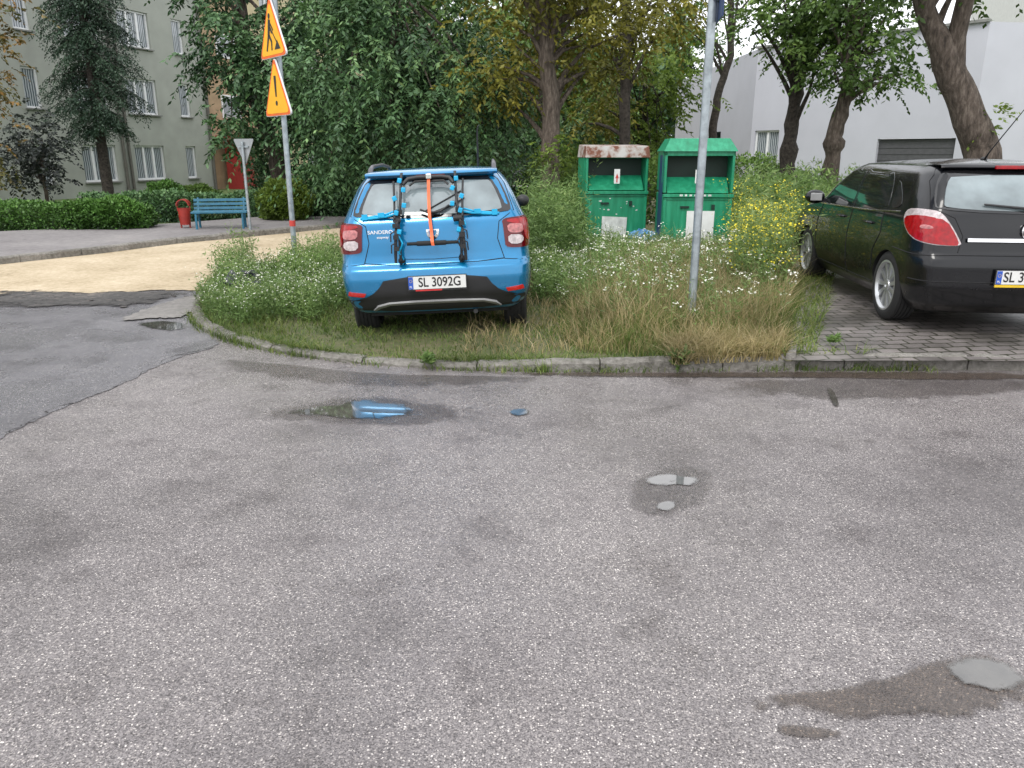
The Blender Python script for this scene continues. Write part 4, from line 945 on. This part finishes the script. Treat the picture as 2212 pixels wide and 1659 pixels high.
b=MB(); b.add([(0,0.02,6.25),(9.85,0.02,6.25),(e1[0],e1[1],5.5),(A[0],A[1],6.25)],[(0,1,2,3)]); b.build('roof','roof_dark',lb)
def sidewin(y0,y1,z0,z1):
    p0=loc2(11.4-.04,y0);p1=loc2(11.4-.04,y1)
    MB().add([(p0[0],p0[1],z0),(p1[0],p1[1],z0),(p1[0],p1[1],z1),(p0[0],p0[1],z1)],[(0,1,2,3)]).build('window','glass_dark',lb)
sidewin(44,46,.9,2.8); sidewin(49,51.5,3.6,4.3)
tb=thing('apartment_building','pale tall block rising behind the low lilac building at far right','building',(36,56,0),0)
holes=[(a,a+1.6,e,e+1.5) for a in(1,4.5,8,11.5) for e in(5,8,11)]
wallholes(0,16,0,14,holes).build('wall','wall_pale',tb)
for h_ in holes: window(tb,*h_,2)
MB().box((8,5.2,7),(15.8,10,13.9)).build('inner_block','wall_pale',tb)
# ---------------------------------------------------------------- TREES
def tp(*l): return [AT(u,v,Y) for u,v,Y in l]
def g0(u,Y): q=AT(u,400,Y); return Vector((q.x,Y,-.03))
def E(u,v,Y,rx,ry,rz): return (tuple(AT(u,v,Y)),(rx,ry,rz))
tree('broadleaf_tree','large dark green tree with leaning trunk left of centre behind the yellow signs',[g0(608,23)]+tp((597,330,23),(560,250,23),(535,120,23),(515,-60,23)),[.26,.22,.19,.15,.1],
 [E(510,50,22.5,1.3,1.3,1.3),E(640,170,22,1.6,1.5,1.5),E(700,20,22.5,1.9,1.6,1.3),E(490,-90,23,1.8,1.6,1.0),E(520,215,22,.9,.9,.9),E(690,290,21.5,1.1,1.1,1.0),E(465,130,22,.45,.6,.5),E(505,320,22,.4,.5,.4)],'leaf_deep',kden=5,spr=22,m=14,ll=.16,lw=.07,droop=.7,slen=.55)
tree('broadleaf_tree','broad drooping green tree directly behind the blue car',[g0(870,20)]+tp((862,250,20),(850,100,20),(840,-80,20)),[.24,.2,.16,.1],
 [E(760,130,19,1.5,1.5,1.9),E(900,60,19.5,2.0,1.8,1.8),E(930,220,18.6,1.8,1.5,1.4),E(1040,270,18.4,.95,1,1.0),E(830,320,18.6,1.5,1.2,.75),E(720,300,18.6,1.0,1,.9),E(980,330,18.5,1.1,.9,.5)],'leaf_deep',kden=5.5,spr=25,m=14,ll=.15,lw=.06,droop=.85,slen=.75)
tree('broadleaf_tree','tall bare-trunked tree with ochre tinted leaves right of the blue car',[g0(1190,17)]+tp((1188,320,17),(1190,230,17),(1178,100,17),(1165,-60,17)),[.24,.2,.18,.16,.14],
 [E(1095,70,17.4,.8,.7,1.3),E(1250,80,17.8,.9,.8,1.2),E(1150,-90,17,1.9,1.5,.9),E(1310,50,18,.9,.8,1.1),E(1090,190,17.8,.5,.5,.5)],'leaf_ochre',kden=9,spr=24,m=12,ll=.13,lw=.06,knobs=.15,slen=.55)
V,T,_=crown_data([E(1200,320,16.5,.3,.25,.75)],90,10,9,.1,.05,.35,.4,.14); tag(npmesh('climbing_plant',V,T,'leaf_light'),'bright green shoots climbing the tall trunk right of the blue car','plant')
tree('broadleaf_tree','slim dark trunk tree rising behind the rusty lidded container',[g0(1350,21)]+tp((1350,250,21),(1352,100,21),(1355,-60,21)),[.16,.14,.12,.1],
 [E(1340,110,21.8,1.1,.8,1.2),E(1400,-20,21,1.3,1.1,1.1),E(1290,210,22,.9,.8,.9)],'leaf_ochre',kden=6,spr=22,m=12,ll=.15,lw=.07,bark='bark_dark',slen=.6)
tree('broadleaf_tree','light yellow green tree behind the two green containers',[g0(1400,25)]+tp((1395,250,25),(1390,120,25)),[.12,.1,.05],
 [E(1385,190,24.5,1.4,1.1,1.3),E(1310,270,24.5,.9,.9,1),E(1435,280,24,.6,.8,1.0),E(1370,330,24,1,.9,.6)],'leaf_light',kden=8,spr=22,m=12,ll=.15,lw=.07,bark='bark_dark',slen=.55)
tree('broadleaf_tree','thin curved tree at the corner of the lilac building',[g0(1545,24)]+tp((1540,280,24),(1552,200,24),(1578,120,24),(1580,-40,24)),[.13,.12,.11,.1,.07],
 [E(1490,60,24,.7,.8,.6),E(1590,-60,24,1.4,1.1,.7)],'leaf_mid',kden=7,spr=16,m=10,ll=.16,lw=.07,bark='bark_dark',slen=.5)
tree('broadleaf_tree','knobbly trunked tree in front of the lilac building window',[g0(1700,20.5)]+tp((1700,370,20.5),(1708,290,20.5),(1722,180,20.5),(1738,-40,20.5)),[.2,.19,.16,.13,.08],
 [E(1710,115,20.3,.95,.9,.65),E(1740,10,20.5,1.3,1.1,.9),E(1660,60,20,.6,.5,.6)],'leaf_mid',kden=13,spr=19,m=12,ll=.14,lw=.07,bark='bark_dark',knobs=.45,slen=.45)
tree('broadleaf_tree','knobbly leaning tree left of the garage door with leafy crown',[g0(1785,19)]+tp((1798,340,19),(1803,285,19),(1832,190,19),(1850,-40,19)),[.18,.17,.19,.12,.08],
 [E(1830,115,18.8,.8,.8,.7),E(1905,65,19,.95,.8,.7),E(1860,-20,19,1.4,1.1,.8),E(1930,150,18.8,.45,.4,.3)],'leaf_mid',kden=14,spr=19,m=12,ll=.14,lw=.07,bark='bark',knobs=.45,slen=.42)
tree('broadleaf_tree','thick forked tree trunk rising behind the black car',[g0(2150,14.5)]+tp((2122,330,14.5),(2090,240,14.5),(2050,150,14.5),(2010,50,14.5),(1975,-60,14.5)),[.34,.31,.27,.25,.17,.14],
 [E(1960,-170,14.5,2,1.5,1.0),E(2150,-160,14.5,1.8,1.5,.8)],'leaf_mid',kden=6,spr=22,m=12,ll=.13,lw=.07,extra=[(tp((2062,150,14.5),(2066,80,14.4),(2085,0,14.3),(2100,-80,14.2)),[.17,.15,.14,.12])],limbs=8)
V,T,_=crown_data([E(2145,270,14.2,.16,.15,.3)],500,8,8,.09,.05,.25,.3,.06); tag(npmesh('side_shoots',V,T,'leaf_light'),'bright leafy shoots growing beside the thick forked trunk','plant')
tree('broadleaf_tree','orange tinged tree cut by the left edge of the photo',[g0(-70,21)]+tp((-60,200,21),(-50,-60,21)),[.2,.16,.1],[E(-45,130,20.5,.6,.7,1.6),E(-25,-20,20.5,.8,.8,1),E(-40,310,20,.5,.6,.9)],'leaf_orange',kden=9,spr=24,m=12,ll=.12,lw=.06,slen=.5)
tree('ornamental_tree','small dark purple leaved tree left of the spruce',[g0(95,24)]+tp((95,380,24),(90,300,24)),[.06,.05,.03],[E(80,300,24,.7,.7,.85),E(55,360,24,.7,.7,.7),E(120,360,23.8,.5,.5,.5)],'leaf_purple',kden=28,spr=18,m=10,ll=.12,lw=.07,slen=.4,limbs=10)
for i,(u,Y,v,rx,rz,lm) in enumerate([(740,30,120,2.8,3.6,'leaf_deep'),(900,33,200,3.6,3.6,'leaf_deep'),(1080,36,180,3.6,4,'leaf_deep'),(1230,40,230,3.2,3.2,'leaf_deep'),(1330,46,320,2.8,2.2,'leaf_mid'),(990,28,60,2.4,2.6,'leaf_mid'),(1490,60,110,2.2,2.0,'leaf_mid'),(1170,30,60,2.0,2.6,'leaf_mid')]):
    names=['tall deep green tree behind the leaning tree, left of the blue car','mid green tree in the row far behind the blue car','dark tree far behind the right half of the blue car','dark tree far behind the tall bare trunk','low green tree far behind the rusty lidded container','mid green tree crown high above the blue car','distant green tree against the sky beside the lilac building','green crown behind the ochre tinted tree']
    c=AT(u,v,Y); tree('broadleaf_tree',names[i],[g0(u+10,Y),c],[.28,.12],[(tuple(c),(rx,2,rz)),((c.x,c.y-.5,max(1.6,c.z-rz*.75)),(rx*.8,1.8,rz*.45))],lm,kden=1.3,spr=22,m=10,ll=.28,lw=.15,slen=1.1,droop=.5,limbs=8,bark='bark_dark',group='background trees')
def spruce(label,px,Y,h,z0,Lmax,nb,tl=(.2,.75)):
    sb=g0(px,Y); root=thing('spruce_tree',label,'tree',sb)
    b=MB(); b.tube([(0,0,0),(0,0,h*.3),(.05,0,h*.7),(0,0,h)],[.2,.16,.1,.03],10)
    Vs=[];Ts=[]
    for k in range(nb):
        z=z0+(h-z0-1)*(k/nb); a=rng.uniform(0,6.28); Lb=(Lmax-(z-z0-.7)*Lmax*.075) if z>z0+.7 else Lmax*.65; Lb*=rng.uniform(.6,1.1); Lb=max(.3,Lb)
        d=np.array([math.cos(a),math.sin(a),0.]); tt=np.linspace(.12,1,14)
        path=np.array([0,0,z])+d*Lb*tt[:,None]+np.array([0,0,1])*(.25*tt-.55*tt**2)[:,None]*Lb
        b.tube([(0,0,z)]+[tuple(p) for p in path[::4]],[.03]+[.02,.015,.01,.006][:len(path[::4])],5,cap=False)
        n=len(path)*2; S0=np.repeat(path,2,0); sd=np.array([-d[1],d[0],0])*np.where(np.arange(n)%2,1,-1)[:,None]
        D0=unit(d*.5+sd*.7+np.array([0,0,-.5])+rng.normal(size=(n,3))*.2)
        V,T=sprays(S0,D0,rng.uniform(.2,.5,n),.6,9,.11,.042,np.full(n,rng.uniform(*tl))); Vs.append(V);Ts.append(T)
    b.build('trunk','bark_dark',root,smooth=True); npmesh('crown',np.concatenate(Vs),np.concatenate(Ts),'leaf_spruce',root)
spruce('tall dark drooping spruce in front of the grey green apartment block',232,28,12,2.5,1.75,210)
def bush(name,label,cat,c,r,lm,n=9000,ll=.05,lw=.035,boxy=False,group=None):
    c=np.array(c);r=np.array(r)
    if boxy:
        P=rng.uniform(-1,1,(n,3)); ax=rng.integers(0,3,n); k=rng.random(n)<.7; sg=np.where(rng.random(n)<.5,-1,1)
        for a in range(3): s_=k&(ax==a); P[s_,a]=(sg*rng.uniform(.88,1.08,n))[s_]
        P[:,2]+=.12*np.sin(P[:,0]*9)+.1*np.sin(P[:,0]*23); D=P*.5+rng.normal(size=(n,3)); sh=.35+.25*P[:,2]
    else:
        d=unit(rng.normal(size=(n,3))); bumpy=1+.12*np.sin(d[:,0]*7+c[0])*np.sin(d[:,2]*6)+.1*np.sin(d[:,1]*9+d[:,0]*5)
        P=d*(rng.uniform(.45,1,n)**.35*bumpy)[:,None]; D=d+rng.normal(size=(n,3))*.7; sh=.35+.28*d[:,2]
    W=c+P*r; W[:,2]=np.maximum(W[:,2],.0)
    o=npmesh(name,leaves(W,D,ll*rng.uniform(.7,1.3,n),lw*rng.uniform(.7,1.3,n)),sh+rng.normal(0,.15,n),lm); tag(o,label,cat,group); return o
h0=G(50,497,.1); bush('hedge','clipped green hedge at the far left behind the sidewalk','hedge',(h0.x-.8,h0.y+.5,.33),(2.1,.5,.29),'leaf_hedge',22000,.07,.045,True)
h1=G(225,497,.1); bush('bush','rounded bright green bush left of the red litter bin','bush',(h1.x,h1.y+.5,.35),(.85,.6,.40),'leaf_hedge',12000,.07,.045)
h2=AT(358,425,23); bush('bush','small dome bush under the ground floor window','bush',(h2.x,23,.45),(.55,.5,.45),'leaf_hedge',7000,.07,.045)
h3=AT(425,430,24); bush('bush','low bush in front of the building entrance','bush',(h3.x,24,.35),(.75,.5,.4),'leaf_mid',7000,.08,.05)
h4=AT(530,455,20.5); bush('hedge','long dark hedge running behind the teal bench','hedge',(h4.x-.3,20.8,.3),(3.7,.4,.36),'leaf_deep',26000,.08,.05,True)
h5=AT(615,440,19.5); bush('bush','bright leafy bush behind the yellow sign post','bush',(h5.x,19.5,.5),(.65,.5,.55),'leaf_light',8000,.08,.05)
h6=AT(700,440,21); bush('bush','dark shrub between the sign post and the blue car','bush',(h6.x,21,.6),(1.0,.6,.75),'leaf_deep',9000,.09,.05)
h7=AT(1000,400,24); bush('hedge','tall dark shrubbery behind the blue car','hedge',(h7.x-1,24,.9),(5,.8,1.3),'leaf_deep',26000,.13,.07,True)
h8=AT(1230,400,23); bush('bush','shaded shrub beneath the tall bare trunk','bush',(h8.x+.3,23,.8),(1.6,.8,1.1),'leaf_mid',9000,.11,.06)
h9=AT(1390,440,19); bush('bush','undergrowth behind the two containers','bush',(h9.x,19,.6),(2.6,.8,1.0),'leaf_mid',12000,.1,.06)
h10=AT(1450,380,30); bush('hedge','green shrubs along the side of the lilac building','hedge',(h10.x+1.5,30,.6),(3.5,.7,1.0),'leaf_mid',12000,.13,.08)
n=30000; P=np.stack([rng.uniform(-45,14,n),rng.uniform(64,72,n),rng.uniform(0,1,n)**.8*13],1); P[:,2]*=.75+.25*np.sin(P[:,0]*.8)*np.sin(P[:,0]*.31+1)
tag(npmesh('woodland',leaves(P,rng.normal(size=(n,3)),.9,.6),rng.uniform(.1,.6,n),'leaf_deep'),'far dark woodland closing the view between the buildings','woodland',None,'stuff')
# ---------------------------------------------------------------- GRASS AND WEEDS
def inpoly(P,poly):
    x,y=P[:,0],P[:,1]; c=np.zeros(len(P),bool); n=len(poly)
    for i in range(n):
        x1,y1=poly[i];x2,y2=poly[i-1]
        with np.errstate(divide='ignore',invalid='ignore'):
            c^=((y1>y)!=(y2>y))&(x<(x2-x1)*(y-y1)/((y2-y1) or 1e-9)+x1)
    return c
def sample(poly,n):
    a=np.array(poly); lo,hi=a.min(0),a.max(0); out=[]
    tot=0
    while tot<n:
        P=rng.uniform(lo,hi,(n*2,2)); P=P[inpoly(P,poly)]; out.append(P); tot+=len(P)
    return np.concatenate(out)[:n]
def hxa(x): t=np.clip((x+1.4)/4.2,0,1); return .022+.073*t*t*(3-2*t)
def blades(name,P,h,w,lean,mat,label,tint,cat='grass',z=None):
    n=len(P); base=np.concatenate([P,(hxa(P[:,0]) if z is None else np.full(n,z))[:,None]-.01],1)
    a=rng.uniform(0,6.28,n); d=np.stack([np.cos(a),np.sin(a),0*a],1)
    fa=rng.uniform(0,6.28,n); s=np.stack([np.cos(fa),np.sin(fa),0*fa],1)
    h=h*rng.uniform(.45,1.15,n); ln=lean*rng.uniform(.2,1.3,n)
    L=[]
    for t,ww in((0,1),(.5,.8),(1,.12)):
        c=base+np.array([0,0,1])*(h*(t-.25*ln*t*t))[:,None]+d*(h*ln*t*t)[:,None]; L+=[c-s*w*ww/2,c+s*w*ww/2]
    V=np.stack(L,1); o=npmesh(name,V,tint,mat,None,6,[[0,1,3,2],[2,3,5,4]]); tag(o,label,cat,None,'stuff'); return o
def pp(l,z=.06): return [tuple(G(u,v,z)[:2]) for u,v in l]
fr=[(x+.02,y+.1) for x,y in kpts if x<3.0 and y<13]
isl_near=[tuple(p) for p in fr]+[(pk0.x-.02,pk0.y+.1),(pk1.x-.02,pk1.y),(pk1.x+.5,13),(-.5,13.2),(-3,11.9)]
def lump(P,s=1.0,ph=0): return .5+.25*np.sin(P[:,0]*s*3.1+1+ph)*np.sin(P[:,1]*s*2.7+ph)+.25*np.sin(P[:,0]*s*7.3+P[:,1]*s*5.1+ph*2)
def near_car(P): return (P[:,0]>-1.75)&(P[:,0]<.45)&(P[:,1]>6.6)&(P[:,1]<11)
P=sample(isl_near,72000); bare=(P[:,1]<6.9+.1*np.sin(P[:,0]*5))&(P[:,0]<.3); keep=(~bare|(rng.random(len(P))<.6))&(rng.random(len(P))<.4+.8*lump(P,1.3)); P=P[keep]
hh=np.where(near_car(P)|(P[:,1]<7.2),.06,.11)*(.6+.8*lump(P,1.1,2))
blades('island_grass',P,hh,.009,.8,'grass_green','short rough green grass covering the island',np.clip(rng.beta(2,2,len(P))+.35*(lump(P,.9,4)-.5),0,1))
fl=[]
for i in range(len(kpts)-1):
    a,b_=Vector(kpts[i][:2]),Vector(kpts[i+1][:2])
    if a.x>3.1: continue
    k=int((b_-a).length*380); 
    for _ in range(k):
        t=random.random(); q=a.lerp(b_,t); dens=.5+.35*math.sin(q.x*2.3+1)+.25*math.sin(q.x*9)
        if random.random()<dens*.9: fl.append((q.x+random.gauss(0,.03),q.y-abs(random.gauss(0,.04))+.01))
P=np.array(fl); blades('kerb_grass',P,.10*(.5+lump(P,2)),.008,1.0,'grass_green','tufts of grass growing along the foot of the kerb',rng.beta(2.4,2,len(P)),z=.0)
fl=[]
for i in range(len(kpts)-1):
    a,b_=Vector(kpts[i][:2]),Vector(kpts[i+1][:2])
    if a.x>2.9 or a.y>9: continue
    for _ in range(int((b_-a).length*620)):
        q=a.lerp(b_,random.random())
        if random.random()<.55+.45*math.sin(q.x*3.3+2): fl.append((q.x+random.gauss(0,.02)+(.1 if q.x<-2.6 else 0),q.y+.12+random.gauss(0,.03)))
P=np.array(fl); blades('kerb_overhang_grass',P,.13,.008,1.3,'grass_green','grass hanging over the top of the kerb',rng.beta(2.2,2,len(P)))
dryp=pp([(1215,735),(1235,650),(1300,600),(1450,570),(1650,575),(1712,620),(1695,700),(1690,768),(1560,780),(1400,775),(1260,760)])
def grade(P): return np.clip(.4+(P[:,1]-6.3)*1.1,.4,1)*np.clip(.4+(P[:,0]-.45)*1.1,.4,1)
P=sample(dryp,15000); P=P[rng.random(len(P))<.3+1.1*lump(P,1.6,1)]
blades('dry_grass',P,.46*grade(P)*(.6+.8*lump(P,2.1,3)),.006,.75,'grass_dry','tall straw coloured grass around the bare post',np.clip(rng.beta(2,2,len(P))+.3*(lump(P,2.5)-.5),0,1))
P=sample(dryp,13000); blades('dry_grass_green',P,.34*grade(P)*(.6+.8*lump(P,1.8,5)),.008,.8,'grass_green','green grass blades mixed in the straw coloured grass',rng.beta(2.8,1.8,len(P)))
P=sample(pp([(1000,700),(1150,600),(1300,600),(1300,760),(1000,770)]),3000); P=P[rng.random(len(P))<lump(P,2,2)]; blades('sparse_dry_grass',P,.17,.007,.9,'grass_dry','sparse dry grass right of the blue car',rng.beta(2,2,len(P)))
P=sample(pp([(1450,790),(1450,755),(1700,745),(1690,785)]),2600); blades('kerb_dry_grass',P,.24,.008,1.2,'grass_dry','dry grass drooping over the kerb below the bare post',rng.beta(2,2.4,len(P)))
def weeds(name,P,h,nleaf,ll,lw,mat,label,hv=.35,z=None,spread=.12,t0=.45):
    n=len(P); zb=hxa(P[:,0]) if z is None else np.full(n,z); base=np.concatenate([P,zb[:,None]],1)
    a=rng.uniform(0,6.28,n); ln=rng.uniform(0,.35,n); H_=h*rng.uniform(1-hv,1+hv,n)*(.65+.7*lump(P,1.7,1))
    d=np.stack([np.cos(a)*ln,np.sin(a)*ln,np.ones(n)],1)
    t=rng.uniform(.1,1,(n,nleaf,1)); Q=base[:,None]+d[:,None]*H_[:,None,None]*t
    Q[:,:,:2]+=rng.normal(0,spread*.3,(n,nleaf,2)); D=rng.normal(size=(n,nleaf,3))*np.array([1,1,.4])+np.array([0,0,.5])
    tint=t0-.15+.3*t[...,0]+rng.normal(0,.13,(n,nleaf))+rng.normal(0,.1,(n,1))
    m=n*nleaf; V=leaves(Q.reshape(m,3),D.reshape(m,3),ll*rng.uniform(.6,1.4,m),lw*rng.uniform(.6,1.4,m))
    s=np.stack([-np.sin(a),np.cos(a),0*a],1)*.003; tip=base+d*H_[:,None]
    SV=np.stack([base-s,base+s,tip+s*.5,tip-s*.5],1)
    V=np.concatenate([V,SV]); tint=np.concatenate([tint.reshape(-1),np.full(n,.5)])
    o=npmesh(name,V,tint,mat); tag(o,label,'weeds',None,'stuff'); return tip
def flowers(name,C_,r,k,mat,label,spread=.03):
    n=len(C_); Q=np.repeat(C_,k,0)+rng.normal(size=(n*k,3))*np.array([spread,spread,spread*.5]); m=len(Q)
    D=rng.normal(size=(m,3)); D[:,2]*=.35; D=unit(D); S=unit(np.cross(D,np.array([0,0,1.])+rng.normal(size=(m,3))*.5)); rr=r*rng.uniform(.6,1.3,(m,1))
    V=np.stack([Q-D*rr,Q+S*rr,Q+D*rr,Q-S*rr],1); tag(npmesh(name,V,np.full(m,.5),mat),label,'flowers',None,'stuff')
lc=pp([(448,690),(440,650),(480,615),(580,590),(745,590),(748,660),(690,690),(590,690),(520,700)])
P=sample(lc,1350); P=P[rng.random(len(P))<.25+1.1*lump(P,1.5)]; t=weeds('flowering_weeds',P,.28,24,.05,.012,'weed_green','feathery green weeds left of the blue car',t0=.6)
q=t[rng.random(len(t))<.7]; flowers('white_flowers',q,.008,4,'flower_white','small white daisies among the weeds left of the blue car',.05)
P=sample(pp([(470,660),(480,590),(520,565),(560,600)]),130); weeds('tall_left_weeds',P,.42,26,.06,.014,'weed_green','taller weeds at the back left of the island',t0=.6)
P=sample(pp([(600,620),(645,590),(745,580),(745,620)]),450); weeds('dense_left_weeds',P,.42,28,.055,.013,'weed_green','dense upright weeds beside the left flank of the blue car',t0=.65)
rc_=pp([(1152,650),(1152,570),(1250,545),(1420,555),(1560,560),(1560,610),(1330,640),(1240,670)])
P=sample(rc_,2500); P=P[rng.random(len(P))<.2+1.1*lump(P,1.4,2)]; t=weeds('weeds_right',P,.31,22,.055,.014,'weed_green','green weeds between the blue car and the containers',t0=.6)
q=t[rng.random(len(t))<.17]; flowers('yarrow_flowers',q,.010,10,'flower_white','flat white yarrow heads in front of the containers',.03)
P=sample(pp([(1240,700),(1260,610),(1560,600),(1690,620),(1690,740),(1560,750),(1400,740)]),380); t=weeds('yarrow_stems',P,.5,12,.06,.012,'weed_green','thin stems rising through the dry grass',t0=.6)
flowers('pale_seed_heads',t[::2],.010,9,'flower_white','whitish seed heads above the dry grass',.03)
P=sample(pp([(1140,590),(1140,520),(1262,520),(1262,590)]),320); weeds('tall_weeds_by_car',P,.9,50,.09,.018,'weed_green','tall green weeds between the blue car and the left container',t0=.45)
P=sample(pp([(1580,660),(1570,540),(1680,520),(1705,570),(1690,660)]),470); t=weeds('yellow_weeds',P,.72,42,.075,.015,'weed_green','tall bushy weeds left of the black car',t0=.7)
q=t[rng.random(len(t))<.6]; flowers('yellow_flowers',q+np.array([0,0,-.03]),.012,16,'flower_yellow','sprays of yellow flowers left of the black car',.08)
P=sample([(3.2,13),(6.5,14),(8,20),(4,20)],1200); weeds('back_weeds',P,.9,40,.12,.03,'weed_green','overgrown weeds between the containers and the lilac building',t0=.5,z=.08)
P=sample([(4.5,12.5),(12,12.5),(14,26),(5,26)],9000); blades('back_grass',P,.6,.02,.5,'grass_dry','tall grass behind the black car',rng.beta(1.6,2.6,len(P)),z=.0)
P=sample(pp([(1240,580),(1250,540),(1570,540),(1580,590)]),750); weeds('container_weeds',P,.19,20,.055,.014,'weed_green','weeds hiding the feet of the containers',t0=.6)
P=sample([(pk0.x-.02,pk0.y+.05),(pk0.x+.3,pk0.y+.2),(pk1.x+.25,pk1.y-.3),(pk1.x-.05,pk1.y)],2300); blades('edging_grass',P,.14,.009,.9,'grass_green','yellowish grass creeping over the paving edge',rng.beta(3,1.6,len(P)),z=.13)
P=sample([(G(0,515).x-6,G(0,500).y),(G(700,470).x,G(700,465).y),(G(700,470).x,22),(-20,22)],9000); blades('verge_grass',P,.12,.02,.6,'grass_green','grass verge behind the sidewalk',rng.beta(2,2,len(P)),z=-.03)
def plant(label,p,h,n,lm,ll,lw,group=None):
    P=np.tile(np.array([[p.x,p.y]]),(n,1))+rng.normal(0,.02,(n,2)); a=rng.uniform(0,6.28,n); d=np.stack([np.cos(a)*.25,np.sin(a)*.25,np.ones(n)],1)
    k=18; t=np.linspace(.1,1,k)[None,:,None]; Q=np.concatenate([P,np.full((n,1),p.z)],1)[:,None]+d[:,None]*h*t*rng.uniform(.7,1.1,(n,1,1))
    D=rng.normal(size=Q.shape)*np.array([1,1,.3])+np.array([0,0,.4]); m=n*k
    tag(npmesh('weed_plant',leaves(Q.reshape(m,3),D.reshape(m,3),ll,lw),rng.uniform(.3,.8,m),lm),label,'plant',group)
plant('tall single weed standing in front of the left container poster',G(1325,600,.08),.6,3,'weed_green',.1,.028)
plant('broad leaved green weed growing at the kerb below the dry grass',G(1465,795,.02),.14,8,'weed_green',.08,.035)
plant('small green weed at the kerb below the blue car plate',G(925,785,.05),.07,7,'weed_green',.06,.025)
plant('small weed on the paving beside the black car wheel',G(1800,742,.15),.06,6,'weed_green',.06,.016)
# ---------------------------------------------------------------- LIGHT, WORLD, CAMERA
w=bpy.data.worlds.new('World'); bpy.context.scene.world=w; w.use_nodes=True; n=w.node_tree; bg=n.nodes['Background']
sky=n.nodes.new('ShaderNodeTexSky'); sky.sky_type='NISHITA'; sky.sun_disc=False; sky.sun_elevation=R(52); sky.sun_rotation=R(200); sky.dust_density=6; sky.air_density=1.0
hs=n.nodes.new('ShaderNodeHueSaturation'); hs.inputs['Saturation'].default_value=.2; n.links.new(sky.outputs[0],hs.inputs['Color'])
tc=n.nodes.new('ShaderNodeTexCoord'); nz=n.nodes.new('ShaderNodeTexNoise'); nz.inputs['Scale'].default_value=2.2; nz.inputs['Detail'].default_value=5; n.links.new(tc.outputs['Generated'],nz.inputs['Vector'])
rp2=n.nodes.new('ShaderNodeValToRGB'); rp2.color_ramp.elements[0].color=(10.5,10.8,11.5,1); rp2.color_ramp.elements[1].color=(16.5,16.6,17,1); rp2.color_ramp.elements[0].position=.35; rp2.color_ramp.elements[1].position=.7
n.links.new(nz.outputs['Fac'],rp2.inputs[0])
mx=n.nodes.new('ShaderNodeMix'); mx.data_type='RGBA'; mx.inputs[0].default_value=.85; n.links.new(hs.outputs[0],mx.inputs[6]); n.links.new(rp2.outputs[0],mx.inputs[7])
n.links.new(mx.outputs[2],bg.inputs[0]); bg.inputs[1].default_value=.142
s=bpy.data.lights.new('sun','SUN'); s.energy=1.45; s.angle=R(20); s.color=(1,.97,.92); so=bpy.data.objects.new('sun',s); C.objects.link(so); so.rotation_euler=(R(38),0,R(-20))
cam=bpy.data.cameras.new('camera'); cam.sensor_width=36; cam.lens=36*F/2212; cam.clip_end=1000; co_=bpy.data.objects.new('camera',cam); C.objects.link(co_)
co_.location=(0,0,H); co_.rotation_euler=(math.pi/2-PITCH,0,0)
sc=bpy.context.scene; sc.camera=co_; sc.view_settings.view_transform='Standard'; sc.view_settings.look='None'; sc.view_settings.exposure=0
